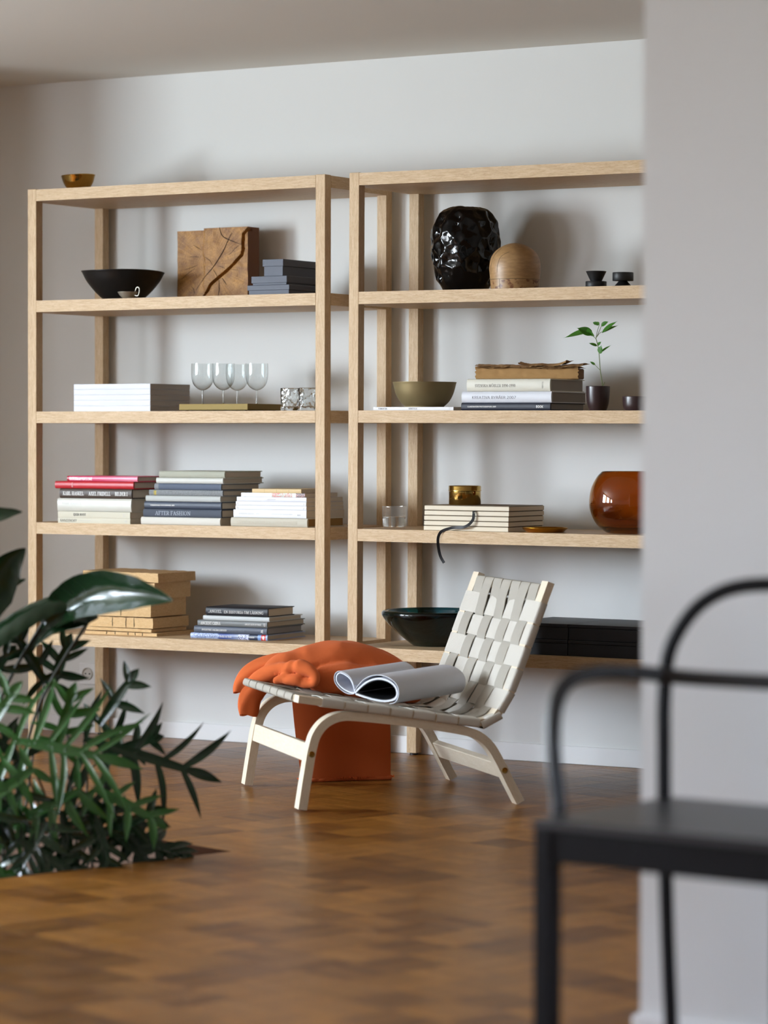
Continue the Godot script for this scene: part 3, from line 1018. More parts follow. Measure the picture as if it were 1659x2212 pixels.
func tray_and_glasses() -> void:
	var y: float = SH[2]
	var t := thing("tray", "shallow rectangular brass tray under the wine glasses", "tray", at(0.787, y, 0.311))
	var b := MB.new()
	b.box(Vector3(-0.146, 0.003, -0.109), Vector3(0.146, 0.006, 0.109), 0.001)
	for q in [[-0.146, 0.146, 0.1065, 0.109], [-0.146, 0.146, -0.109, -0.1065], [-0.146, -0.1435, -0.1065, 0.1065], [0.1435, 0.146, -0.1065, 0.1065]]:
		b.box(Vector3(q[0], 0.003, q[2]), Vector3(q[1], 0.0255, q[3]), 0.0008)
	part("tray_body", b, M.brass_tray, t)
	b = MB.new()
	for s in [[-1, -1], [1, -1], [-1, 1], [1, 1]]:
		b.lathe([Vector2(0, 0), Vector2(0.006, 0), Vector2(0.006, 0.003), Vector2(0, 0.003)], 16, Vector3(0.125 * s[0], 0, 0.09 * s[1]))
	part("foot", b, M.black, t)
	# wine glass: thin bowl, solid stem, flat foot
	var bowl := []
	for q in [Vector2(0.0045, 0.068), Vector2(0.014, 0.0705), Vector2(0.026, 0.077), Vector2(0.036, 0.087), Vector2(0.0425, 0.1), Vector2(0.0455, 0.115), Vector2(0.0465, 0.135), Vector2(0.0455, 0.163)]:
		bowl.append(q)
	var bow := curve(bowl, 4)
	var inner := []
	for k in range(bow.size() - 1, -1, -1):
		inner.append(bow[k] + Vector2(-0.0009, 0.0009 if k < bow.size() - 1 else 0.0))
	var stem := curve([Vector2(0.0, 0.0), Vector2(0.034, 0.0005), Vector2(0.0345, 0.0015), Vector2(0.02, 0.003), Vector2(0.006, 0.007), Vector2(0.0035, 0.02), Vector2(0.0032, 0.05), Vector2(0.0042, 0.066), Vector2(0.0045, 0.0685)], 4)
	stem.append(Vector2(0.0, 0.0685))
	var lab := ["leftmost of the four stemmed wine glasses, over the tray's left end", "second wine glass from the left, in front of the third", "third wine glass from the left, standing further back", "rightmost of the four stemmed wine glasses on the tray"]
	var spots := [Vector2(0.708, 0.37), Vector2(0.79, 0.36), Vector2(0.782, 0.26), Vector2(0.892, 0.3)]
	var first: Node3D = null
	for k in 4:
		var at0 := at(spots[k].x, y + 0.0062, spots[k].y) * thin(0.875)
		if first == null:
			first = thing("wine_glass", lab[0], "wine glass", at0, "wine glasses on the brass tray")
			b = MB.new()
			b.lathe(bow + inner, 48)
			part("bowl", b, M.glass, first)
			b = MB.new()
			b.lathe(stem, 32)
			part("stem", b, M.glass, first)
		else:
			var c := first.duplicate() as Node3D
			c.name = numbered("wine_glass")
			add_child(c)
			c.transform = at0
			c.set_meta("label", lab[k])
	# two lumpy ice-like glasses
	for k in 2:
		var nz := noise(90 + k, 34.0, 2)
		var nz2 := noise(190 + k, 22.0, 2)
		var prof := [Vector2(0.0, 0.0), Vector2(0.031, 0.0), Vector2(0.035, 0.004), Vector2(0.036, 0.02), Vector2(0.0365, 0.04), Vector2(0.0368, 0.06), Vector2(0.0365, 0.077), Vector2(0.035, 0.079), Vector2(0.0335, 0.077), Vector2(0.031, 0.05), Vector2(0.030, 0.02), Vector2(0.026, 0.014), Vector2(0.0, 0.013)]
		b = MB.new()
		var pts := curve(prof, 4)
		var rows := []
		for q in pts:
			for i in 64:
				var an := TAU * i / 64.0
				var sq: float = 1.0 / pow(pow(absf(cos(an)), 5.0) + pow(absf(sin(an)), 5.0), 0.2)
				var r: float = q.x * lerpf(1.0, sq, 0.75)
				var p := Vector3(cos(an) * r, q.y, sin(an) * r)
				if q.x > 0.028:
					p += Vector3(cos(an), 0, sin(an)) * (0.0022 * nz.get_noise_3dv(p * 1.6) + 0.0022 * nz2.get_noise_3dv(p * 2.0 + Vector3(0, 9, 0)))
				rows.append(p)
		b.grid(rows, 64, pts.size(), true, false, true)
		one("ice_glass", b, M.glass, ["left of two chunky ice-textured glass tumblers beside the tray", "right of two chunky ice-textured glass tumblers, partly behind the post"][k], "glass", at(1.073 + 0.087 * k, y, 0.355 + 0.025 * k, 0.1 + 0.3 * k) * thin(0.9), "ice-textured tumblers")

func top_shelf_left() -> void:
	var y: float = SH[3]
	# wide black bowl
	var b := MB.new()
	var prof := curve([Vector2(0, 0.0), Vector2(0.07, 0.0), Vector2(0.088, 0.008), Vector2(0.125, 0.037), Vector2(0.158, 0.072), Vector2(0.177, 0.102), Vector2(0.1815, 0.107), Vector2(0.178, 0.109), Vector2(0.17, 0.102), Vector2(0.14, 0.062), Vector2(0.1, 0.026), Vector2(0.06, 0.012), Vector2(0, 0.01)], 4)
	b.lathe(prof, 72, Vector3(), 0.3, func(p): return p + Vector3(0, 0.05 * p.y * (sin(atan2(p.z, p.x) * 2.0 + 0.7) * 0.5 + cos(atan2(p.z, p.x) + 0.3) * -0.6), 0))
	one("bowl", b, M.bowl_black, "wide matt black bowl with an uneven rim on the upper left shelf", "bowl", at(0.290, y, 0.275) * thin(0.84))
	# small metal cup with a loop handle in front of it
	var t := thing("cup", "little pale metal cup with a looped handle before the black bowl", "cup", at(0.428, y, 0.436) * thin(0.83))
	b = MB.new()
	b.lathe(curve([Vector2(0, 0), Vector2(0.017, 0), Vector2(0.026, 0.004), Vector2(0.036, 0.013), Vector2(0.043, 0.022), Vector2(0.0435, 0.0235), Vector2(0.0415, 0.023), Vector2(0.034, 0.014), Vector2(0.02, 0.005), Vector2(0, 0.004)], 3), 40, Vector3(), 0.3)
	var pewter := mat(rgb(176, 172, 160), 0.36, 0.7)
	part("cup_body", b, pewter, t)
	b = MB.new()
	b.tube(curve([Vector3(0.04, 0.022, 0), Vector3(0.045, 0.036, 0), Vector3(0.054, 0.040, 0), Vector3(0.062, 0.034, 0), Vector3(0.061, 0.02, 0), Vector3(0.053, 0.009, 0), Vector3(0.036, 0.012, 0)], 5), 0.0026, 10)
	part("handle", b, pewter, t)
	cracked_block()
	# three stacked lidded boxes
	var g := "dark grey lidded boxes"
	var y0 := y
	for q in [["large flat grey lidded box at the bottom of the box stack", 0.931, 1.106, 0.035, 0.26, 0.42, 0.018], ["medium flat grey lidded box in the middle of the box stack", 0.946, 1.094, 0.0305, 0.25, 0.417, 0.024], ["small tall dark lidded box on top of the box stack", 0.987, 1.073, 0.0585, 0.235, 0.408, 0.0245]]:
		var w: float = q[2] - q[1]
		t = thing("lidded_box", q[0], "box", at((q[1] + q[2]) / 2, y0, q[5]), g)
		var h: float = q[3]
		b = MB.new()
		b.box(Vector3(-w / 2 + 0.004, 0, -q[4] + 0.004), Vector3(w / 2 - 0.004, h - 0.003, -0.004), 0.0008)
		part("box_body", b, M.box_grey, t)
		b = MB.new()
		b.box(Vector3(-w / 2, h - q[6], -q[4]), Vector3(w / 2, h, 0), 0.001)
		part("lid", b, M.box_grey, t)
		y0 += h + 0.0004
	# little brass bowl on top of the unit
	b = MB.new()
	b.lathe(curve([Vector2(0, 0), Vector2(0.044, 0), Vector2(0.049, 0.002), Vector2(0.066, 0.024), Vector2(0.0755, 0.047), Vector2(0.077, 0.0505), Vector2(0.0745, 0.05), Vector2(0.064, 0.026), Vector2(0.046, 0.005), Vector2(0, 0.004)], 4), 14, Vector3(), 0.75, func(p):
		var a := atan2(p.z, p.x)
		return Vector3(p.x * (1 + 0.03 * sin(3 * a)), p.y * (1.0 + 0.05 * cos(a + 0.4)), p.z * (1 + 0.03 * cos(2 * a))))
	one("brass_bowl", b, M.brass, "small faceted brass bowl on top of the left shelf unit", "bowl", at(0.171, SH[4], 0.385) * thin(0.82))

func cracked_block() -> void:
	# end-grain block, 0.305 x 0.247 m, its front carved by cracks; x, y in block units of its own width
	var t := thing("wood_block", "square brown end-grain wood block split by dark cracks", "wood block", at(0.5975, SH[3], 0.15))
	var w := 0.311
	var h := 0.264
	var S := func(a): return a.map(func(q): return Vector2((q[0] - 140) / 1075.0 * w, 0.0145 + (1165 - q[1]) / 1010.0 * 0.25))
	var big: Array = S.call([[1220, 195], [1160, 260], [1145, 400], [1150, 480], [1130, 560], [1040, 660], [960, 740], [860, 820], [760, 900], [660, 985], [610, 1080], [540, 1165], [500, 1215]])
	var fine := [S.call([[795, 150], [810, 230], [850, 290], [925, 335], [1030, 380], [1120, 412]]), S.call([[980, 240], [925, 340], [850, 490], [770, 630], [700, 730], [560, 880], [420, 1060]]), S.call([[530, 560], [600, 600], [660, 650], [690, 705]]), S.call([[310, 570], [400, 568], [500, 578]]), S.call([[690, 760], [740, 840], [765, 890]]), S.call([[770, 720], [830, 735], [910, 775]]), S.call([[960, 770], [1080, 788]]),
		S.call([[380, 390], [520, 480]]), S.call([[780, 900], [785, 1050], [770, 1160]]), S.call([[820, 870], [900, 1000]]), S.call([[445, 695], [250, 760]]), S.call([[400, 740], [190, 900]]), S.call([[1080, 430], [930, 560]]), S.call([[350, 1000], [390, 1050], [395, 1110]])]
	var nz := noise(8, 18.0, 4)
	var nx := 110
	var ny := 92
	var pts := []
	for j in ny:
		for i in nx:
			var x := w * i / (nx - 1.0)
			var yy := h * j / (ny - 1.0)
			var p := Vector2(x, yy)
			var z := 0.004 * nz.get_noise_2d(x * 0.7, yy * 0.7)
			if x < w * 0.38 + 0.006 * nz.get_noise_2d(yy, 3):
				z -= 0.004
			var dmin := 1.0
			for k in big.size() - 1:
				dmin = minf(dmin, p.distance_to(Geometry2D.get_closest_point_to_segment(p, big[k], big[k + 1])))
			if dmin < 0.006:
				z -= 0.03 * (1.0 - smoothstep(0.0030, 0.0052, dmin))
			var top := -0.007 if x < w * 0.38 else 0.0
			pts.append(Vector3(x - w / 2, yy * (h + top) / h, z))
	var cr := MB.new()
	for f in fine.size():
		var line := []
		var rad := []
		var src := []
		for q in fine[f]:
			src.append(q)
		src = curve(src, 4)
		for k in src.size():
			var q: Vector2 = src[k]
			var fi := clampi(int(round((q.x / w) * (nx - 1))), 0, nx - 1)
			var fj := clampi(int(round((q.y / h) * (ny - 1))), 0, ny - 1)
			line.append(Vector3(q.x - w / 2, q.y, pts[fj * nx + fi].z + 0.0002))
			rad.append((0.0028 if f < 2 else 0.0015) * sin(PI * (0.12 + 0.8 * k / (src.size() - 1.0))))
		cr.tube(line, rad, 6, false, 0.5)
	part("crack", cr, mat(rgb(26, 12, 6), 0.95), t)
	var rings := noise(12, 1.0, 3)
	var c0 := Vector2(118, 104)
	var tex := picture(256, 208, func(x, y):
		var d := Vector2(x, 208 - y) - c0
		var r := d.length() + 9.0 * rings.get_noise_2d(x * 0.03, y * 0.03)
		var ray := rings.get_noise_2d(atan2(d.y, d.x) * 14.0, 3.0)
		var k := 0.5 + 0.16 * sin(r * 1.25) + 0.28 * ray + 0.45 * rings.get_noise_2d(x * 0.02 + 40.0, y * 0.02)
		return rgb(118, 76, 30).lerp(rgb(190, 138, 68), clampf(k, 0, 1)))
	var m := mat(Color.WHITE, 0.6, 0, tex)
	var b := MB.new()
	b.grid(pts, nx, ny)
	for k in b.v.size():
		b.uv[k] = Vector2(b.v[k].x / w + 0.5, 1.0 - b.v[k].y / h)
	part("end_grain_face", b, m, t)
	b = MB.new()
	var side := mat(rgb(112, 68, 36), 0.75)
	b.prism([Vector2(-w / 2, 0), Vector2(w / 2, 0), Vector2(w / 2, h), Vector2(-w * 0.12, h), Vector2(-w * 0.12, h - 0.007), Vector2(-w / 2, h - 0.007)], -0.075, -0.022)
	part("block_body", b, side, t)
	b = MB.new()
	for i in nx - 1:
		for j in [0, ny - 1]:
			var a: Vector3 = pts[j * nx + i]
			var c: Vector3 = pts[j * nx + i + 1]
			b.quad(a, c, Vector3(c.x, c.y, -0.023), Vector3(a.x, a.y, -0.023), Vector3(0, 1 if j else -1, 0))
	for j in ny - 1:
		for i in [0, nx - 1]:
			var a: Vector3 = pts[j * nx + i]
			var c: Vector3 = pts[(j + 1) * nx + i]
			b.quad(a, c, Vector3(c.x, c.y, -0.023), Vector3(a.x, a.y, -0.023), Vector3(1 if i else -1, 0, 0))
	part("block_rim", b, side, t)

func shelves_right() -> void:
	var W := XR
	var zf := UD - 0.004
	# --- top open shelf: black vase, hat block, candle holders
	var y: float = SH[3]
	var nz := noise(41, 1.0, 2)
	var cel := noise(29, 19.0, 1, FastNoiseLite.TYPE_CELLULAR)
	cel.cellular_return_type = FastNoiseLite.RETURN_DISTANCE
	cel.cellular_jitter = 0.9
	var b := MB.new()
	var prof := curve([Vector2(0.0, 0.0), Vector2(0.08, 0.0), Vector2(0.09, 0.012), Vector2(0.112, 0.05), Vector2(0.124, 0.1), Vector2(0.131, 0.145), Vector2(0.13, 0.19), Vector2(0.12, 0.235), Vector2(0.097, 0.272), Vector2(0.066, 0.289), Vector2(0.05, 0.291), Vector2(0.046, 0.284), Vector2(0.07, 0.26), Vector2(0.09, 0.2)], 10)
	var rows := []
	var seg := 150
	for k in prof.size():
		for i in seg:
			var an := TAU * i / seg
			var q: Vector2 = prof[k]
			var p := Vector3(cos(an) * q.x, q.y, sin(an) * q.x)
			var amp := smoothstep(0.0, 0.05, q.y) * (1.0 if k < prof.size() * 0.72 else 0.15)
			var d := cel.get_noise_3dv(p)          # -1 .. 0, low at the dimples' centres
			var r := 1.0 + amp * (0.27 * (sqrt(clampf(d + 1.0, 0, 1.1)) - 0.62) + 0.02 * nz.get_noise_3dv(p * 26.0))
			rows.append(Vector3(p.x * r, p.y + amp * 0.004 * nz.get_noise_3dv(p * 20.0), p.z * r))
	b.grid(rows, seg, prof.size(), true, false, true)
	one("vase", b, M.vase_black, "glossy black vase with a deeply dimpled surface beside the wooden dome", "vase", W * at(0.328, y, 0.22, 2.2) * thin(0.87))
	hat_block(W * at(0.587, y, 0.345) * thin(0.875))
	var g := "small black candle holders"
	var t := thing("candle_holder", "black candle holder with a flared cone on a round base", "candle holder", W * at(0.889, y, 0.345) * thin(0.885), g)
	b = MB.new()
	b.lathe([Vector2(0, 0), Vector2(0.0383, 0), Vector2(0.0392, 0.001), Vector2(0.0392, 0.0208), Vector2(0.038, 0.0218), Vector2(0, 0.0218)], 48)
	part("base", b, M.matt_black, t)
	b = MB.new()
	b.lathe([Vector2(0.0, 0.0215), Vector2(0.0205, 0.0215), Vector2(0.0378, 0.0535), Vector2(0.0385, 0.0545), Vector2(0.036, 0.0552), Vector2(0.012, 0.0545), Vector2(0.011, 0.04), Vector2(0, 0.04)], 48)
	part("cone", b, M.matt_black, t)
	t = thing("candle_holder", "black candle holder with a thick disc on a conical foot", "candle holder", W * at(0.987, y, 0.345) * thin(0.885), g)
	b = MB.new()
	b.lathe([Vector2(0, 0), Vector2(0.0345, 0), Vector2(0.035, 0.001), Vector2(0.0145, 0.0215), Vector2(0, 0.0215)], 48)
	part("conical_foot", b, M.matt_black, t)
	b = MB.new()
	b.lathe([Vector2(0.0, 0.0212), Vector2(0.0378, 0.0212), Vector2(0.0388, 0.022), Vector2(0.0388, 0.0478), Vector2(0.038, 0.0487), Vector2(0.013, 0.0487), Vector2(0.012, 0.035), Vector2(0, 0.035)], 48)
	part("disc", b, M.matt_black, t)

	# --- middle shelf: magazine, brass bowl, books, paper bundle, seedling, dark dish
	y = SH[2]
	t = book("thin white magazine under the dull brass bowl", stack(W, 0.099, 0.411, y, zf + 0.004), 0.312, 0.0118, 0.235, cloth(rgb(215, 213, 213), 0.4), false, null, "", "magazine")
	letters(t, "NUMERO 100", 0.312, 0.0118, 0.12, 0.034, 0.005, M.ink, "Droid Serif")
	letters(t, "KINFOLK", 0.312, 0.0118, 0.5, 0.034, 0.005, M.ink, "Droid Serif")
	letters(t, "2", 0.312, 0.0118, 0.955, 0.006, 0.006, M.faint_ink, "Droid Serif")
	b = MB.new()
	b.lathe(curve([Vector2(0, 0), Vector2(0.072, 0), Vector2(0.079, 0.004), Vector2(0.098, 0.02), Vector2(0.114, 0.046), Vector2(0.124, 0.078), Vector2(0.1265, 0.085), Vector2(0.1245, 0.0855), Vector2(0.12, 0.078), Vector2(0.108, 0.046), Vector2(0.09, 0.02), Vector2(0.06, 0.007), Vector2(0, 0.006)], 4), 64, Vector3(), 0.3)
	one("brass_bowl", b, M.brass_dull, "dull brass bowl with sloping sides standing on the thin white magazine", "bowl", W * at(0.224, y + 0.012, 0.315) * thin(0.865))
	var g2 := "books under the brown paper bundle"
	t = book("black book with small white lettering, lowest under the paper bundle", stack(W, 0.438, 0.772, y, zf), 0.334, 0.0255, 0.255, cloth(rgb(34, 38, 52), 0.5), true, mat(rgb(140, 136, 132), 0.85), g2)
	letters(t, "SCANDINAVIAN PHOTOGRAPHERS 2009", 0.334, 0.0255, 0.235, 0.108, 0.0048, M.white_ink, "Droid Sans", true)
	letters(t, "BOOK", 0.334, 0.0255, 0.885, 0.026, 0.0085, M.white_ink, "Droid Sans", true)
	y += 0.0257
	t = book("white book lettered KREATIVA BYRÅER 2007", stack(W, 0.44, 0.776, y, zf), 0.336, 0.0372, 0.26, cloth(rgb(210, 211, 217), 0.4), true, mat(rgb(140, 132, 126), 0.85), g2)
	letters(t, "KREATIVA BYRÅER 2007", 0.336, 0.0372, 0.365, 0.165, 0.0118, mat(rgb(96, 96, 102), 0.6), "Droid Sans")
	y += 0.0374
	t = book("thick cream book lettered SVENSKA MÖBLER 1890-1990", stack(W, 0.459, 0.771, y, zf), 0.312, 0.0412, 0.25, cloth(rgb(210, 206, 191), 0.45), true, mat(rgb(150, 142, 134), 0.85), g2)
	letters(t, "SVENSKA MÖBLER 1890-1990", 0.312, 0.0412, 0.345, 0.152, 0.0118, mat(rgb(92, 86, 78), 0.6), "Droid Serif")
	letters(t, "Norstedts", 0.312, 0.0412, 0.915, 0.0225, 0.006, mat(rgb(140, 136, 128), 0.6), "Droid Serif", false, 0.5, -PI / 2)
	y += 0.0414
	paper_bundle(W * at(0.628, y, 0.335, 0.30) * Transform3D(Basis.from_scale(Vector3(1.04, 1.12, 1)), Vector3()))
	seedling(W * at(0.912, SH[2], 0.372))
	b = MB.new()
	b.lathe(curve([Vector2(0, 0), Vector2(0.04, 0), Vector2(0.047, 0.004), Vector2(0.052, 0.018), Vector2(0.0535, 0.0445), Vector2(0.052, 0.0455), Vector2(0.05, 0.044), Vector2(0.047, 0.014), Vector2(0.04, 0.006), Vector2(0, 0.005)], 4), 48, Vector3(), 0.3)
	one("dark_bowl", b, M.pot, "low dark brown bowl half hidden by the partition edge", "bowl", W * at(1.048, SH[2], 0.36) * thin(0.89))

	# --- second shelf: tumbler, flat boxes with ribbon, tin, dish, amber vase
	y = SH[1]
	t = thing("tumbler", "clear straight tumbler half full of water", "glass", W * at(0.157, y, 0.398) * thin(0.86))
	b = MB.new()
	b.lathe(curve([Vector2(0, 0), Vector2(0.036, 0), Vector2(0.044, 0.004), Vector2(0.048, 0.014), Vector2(0.049, 0.03), Vector2(0.049, 0.0752), Vector2(0.0484, 0.0757), Vector2(0.0478, 0.075), Vector2(0.0476, 0.03), Vector2(0.0462, 0.015), Vector2(0.04, 0.008), Vector2(0, 0.007)], 4), 56, Vector3(), 0.3)
	part("glass_wall", b, M.pane, t)
	b = MB.new()
	b.lathe(curve([Vector2(0, 0.0075), Vector2(0.0395, 0.0085), Vector2(0.0458, 0.0155), Vector2(0.0473, 0.03), Vector2(0.0474, 0.0425)], 4) + [Vector2(0.0472, 0.043), Vector2(0, 0.043)], 56, Vector3(), 0.3)
	part("water", b, M.water, t)
	var g3 := "flat cream boxes bound by a ribbon"
	for k in 5:
		t = thing("flat_box", ["lowest of the five flat cream boxes", "second lowest of the five flat cream boxes", "middle one of the five flat cream boxes", "second highest of the five flat cream boxes", "topmost of the five flat cream boxes, under the brass tin"][k], "box", W * at(0.448 + 0.0007 * k, y + 0.0172 * k, 0.425 - 0.001 * (k % 2), -0.03 * 0.5), g3)
		b = MB.new()
		b.box(Vector3(-0.163, 0.0006, -0.245), Vector3(0.163, 0.0146, 0), 0.0008)
		part("lid", b, M.card, t)
		b = MB.new()
		b.box(Vector3(-0.160, 0.0, -0.243), Vector3(0.160, 0.0168, -0.004), 0.0004)
		part("tray_edge", b, mat(rgb(120, 104, 84), 0.8), t)
	# ribbon: slips out between the two top boxes, down the front, over the shelf edge
	b = MB.new()
	var rp := curve([Vector3(0.482, 0.8796, 0.40), Vector3(0.482, 0.8796, 0.428), Vector3(0.484, 0.868, 0.4345), Vector3(0.482, 0.852, 0.436), Vector3(0.470, 0.836, 0.440), Vector3(0.452, 0.8265, 0.442), Vector3(0.43, 0.8245, 0.441), Vector3(0.407, 0.823, 0.442), Vector3(0.381, 0.8155, 0.4485), Vector3(0.367, 0.806, 0.4535), Vector3(0.360, 0.786, 0.456), Vector3(0.361, 0.758, 0.455), Vector3(0.368, 0.728, 0.454), Vector3(0.382, 0.705, 0.453)], 8)
	var m := rp.size()
	var base := []
	for k in m:
		var u := k / (m - 1.0)
		var t3: Vector3 = ((rp[mini(k + 1, m - 1)] as Vector3) - rp[maxi(k - 1, 0)]).normalized()
		# the band turns from lying flat to hanging edge on
		var sd := t3.cross(Vector3(0.2 + 0.7 * smoothstep(0.62, 0.74, u) * (1.0 - smoothstep(0.84, 1.0, u)), 0.0, 1.0)).normalized() if u > 0.12 else Vector3.RIGHT
		sd = (sd - t3 * sd.dot(t3)).normalized()
		var hw := 0.0048
		for s in 3:
			base.append((rp[k] as Vector3) + sd * hw * (s - 1.0))
	b.grid(base, 3, m)
	var flat := []
	for k in m:
		for s in 3:
			flat.append(base[k * 3 + s] + b.n[k * 3 + s] * -0.0006)
	b.grid(flat, 3, m, false, false, true)
	one("ribbon", b, M.ribbon, "narrow black ribbon hanging from the boxes over the shelf edge", "ribbon", W)
	t = thing("tin", "round shiny brass tin with a lid on the flat boxes", "tin", W * at(0.395, y + 0.0172 * 4 + 0.0168, 0.335) * thin(0.87))
	b = MB.new()
	b.lathe([Vector2(0, 0), Vector2(0.0605, 0), Vector2(0.062, 0.0012), Vector2(0.062, 0.046), Vector2(0, 0.046)], 64)
	part("tin_body", b, M.brass, t)
	b = MB.new()
	b.lathe([Vector2(0.0622, 0.0465), Vector2(0.0642, 0.0475), Vector2(0.0642, 0.0495), Vector2(0.063, 0.051), Vector2(0.063, 0.0625), Vector2(0.0615, 0.0645), Vector2(0.058, 0.0655), Vector2(0.03, 0.067), Vector2(0, 0.0672)], 64, Vector3(), 0.5)
	part("lid", b, M.brass, t)
	b = MB.new()
	b.lathe(curve([Vector2(0, 0.0), Vector2(0.06, 0.0), Vector2(0.072, 0.003), Vector2(0.084, 0.0115), Vector2(0.0872, 0.0152), Vector2(0.0862, 0.0164), Vector2(0.082, 0.0135), Vector2(0.07, 0.005), Vector2(0.058, 0.0025), Vector2(0, 0.0025)], 4), 64, Vector3(), 0.3)
	one("brass_dish", b, mat(rgb(190, 140, 50), 0.25, 1.0), "shallow golden brass dish at the shelf edge right of the boxes", "dish", W * at(0.712, y, 0.357) * thin(0.88))
	b = MB.new()
	var amb := curve([Vector2(0.0, 0.0), Vector2(0.06, 0.0), Vector2(0.085, 0.006), Vector2(0.118, 0.034), Vector2(0.1375, 0.073), Vector2(0.1415, 0.108), Vector2(0.134, 0.15), Vector2(0.116, 0.184), Vector2(0.1, 0.2005), Vector2(0.0975, 0.2035), Vector2(0.0945, 0.2025), Vector2(0.108, 0.18), Vector2(0.126, 0.147), Vector2(0.1335, 0.108), Vector2(0.129, 0.075), Vector2(0.11, 0.04), Vector2(0.075, 0.018), Vector2(0.0, 0.015)], 6)
	b.lathe(amb, 80, Vector3(), 0.3)
	one("amber_vase", b, M.amber, "large round amber glass vase beside the partition", "vase", W * at(0.988, y, 0.29) * thin(0.93))

	# --- bottom shelf: glass bowl and four black portfolio boxes
	y = SH[0]
	b = MB.new()
	b.lathe(curve([Vector2(0.0, 0.0), Vector2(0.07, 0.0), Vector2(0.085, 0.005), Vector2(0.13, 0.038), Vector2(0.172, 0.075), Vector2(0.192, 0.1), Vector2(0.196, 0.112), Vector2(0.191, 0.12), Vector2(0.182, 0.122), Vector2(0.174, 0.117), Vector2(0.168, 0.1), Vector2(0.15, 0.075), Vector2(0.115, 0.042), Vector2(0.075, 0.02), Vector2(0.0, 0.015)], 6), 80, Vector3(), 0.3)
	one("glass_bowl", b, M.teal, "wide dark teal glass bowl on the bottom shelf behind the lounge chair", "bowl", W * at(0.222, y, 0.235) * thin(0.93))
	var g4 := "black portfolio boxes on the bottom shelf"
	var k4 := 0
	for q in [[0.60, 0.8266, 0.0], [0.8274, 1.232, 0.0], [0.60, 0.8266, 0.0525], [0.8274, 1.232, 0.0525]]:
		t = thing("portfolio_box", ["lower left black portfolio box behind the lounge chair's back", "lower right black portfolio box on the bottom shelf", "upper left black portfolio box, mostly behind the chair back", "upper right black portfolio box beside the partition"][k4], "box", W * at((q[0] + q[1]) / 2, y + q[2], 0.415 - 0.002 * k4), g4)
		var w: float = q[1] - q[0]
		b = MB.new()
		b.box(Vector3(-w / 2 + 0.0004, 0, -0.33), Vector3(w / 2 - 0.0004, 0.041, -0.0015), 0.0012)
		part("box_body", b, M.box_black, t)
		b = MB.new()
		b.box(Vector3(-w / 2, 0.0415, -0.332), Vector3(w / 2, 0.052, 0), 0.0012)
		part("lid", b, M.box_black, t)
		k4 += 1

func hat_block(xf: Transform3D) -> void:
	var t := thing("hat_block", "pale wooden dome shaped like a hat block, with fine cracks", "wooden dome", xf)
	var b := MB.new()
	var prof := curve([Vector2(0.0, 0.0), Vector2(0.091, 0.0), Vector2(0.0928, 0.001), Vector2(0.0938, 0.02), Vector2(0.0952, 0.036), Vector2(0.0975, 0.056), Vector2(0.0982, 0.075), Vector2(0.0955, 0.095), Vector2(0.0885, 0.113), Vector2(0.0725, 0.131), Vector2(0.048, 0.1455), Vector2(0.024, 0.1535), Vector2(0.0, 0.1565)], 8)
	b.lathe(prof, 72, Vector3(), 0.3)
	var nz := noise(61, 1.0, 4)
	var tex := picture(256, 128, func(x, y):
		var an: float = TAU * x / 256.0
		var hgt: float = 1.0 - y / 128.0
		var p := Vector3(cos(an), hgt * 1.6, sin(an))
		var k := 0.5 + 0.5 * nz.get_noise_3dv(p * Vector3(2.2, 9.0, 2.2))
		var c := rgb(142, 108, 70).lerp(rgb(182, 144, 98), clampf(k, 0, 1))
		var st := nz.get_noise_3dv(p * Vector3(3.0, 5.0, 3.0) + Vector3(7, 0, 0))
		if hgt < 0.21 and st > 0.05:
			c = c.lerp(rgb(96, 52, 26), clampf((st - 0.05) * 3.0, 0, 0.8))
		return c)
	for k in b.v.size():
		b.uv[k] = Vector2(b.uv[k].x, 1.0 - b.v[k].y / 0.157)
	part("dome", b, mat(Color.WHITE, 0.42, 0, tex), t)
	b = MB.new()
	var ring := []
	for k in 64:
		ring.append(Vector3(cos(TAU * k / 64) * 0.0950, 0.0335, sin(TAU * k / 64) * 0.0950))
	b.tube(ring, 0.0006, 5, true)
	part("scored_line", b, M.stem, t)
	b = MB.new()
	# cracks: (angle, height) walked over the dome
	for line in [[[2.35, 0.05], [2.25, 0.085], [2.15, 0.115], [2.0, 0.136]], [[1.85, 0.055], [1.82, 0.08], [1.72, 0.105], [1.5, 0.118], [1.35, 0.122]], [[1.75, 0.0], [1.75, 0.0335]], [[2.6, 0.03], [2.55, 0.06]]]:
		var pts := []
		for q in line:
			pts.append(Vector3(q[0], q[1], 0))
		pts = curve(pts, 5)
		var w := []
		for q in pts:
			var r := 0.09
			for k in prof.size() - 1:
				if k > 8 and prof[k].y <= q.y and prof[k + 1].y >= q.y:
					r = lerpf(prof[k].x, prof[k + 1].x, (q.y - prof[k].y) / maxf(prof[k + 1].y - prof[k].y, 1e-6))
			w.append(Vector3(cos(q.x) * r, q.y, sin(q.x) * r))
		b.tube(w, 0.0007, 5)
	part("crack", b, M.stem, t)

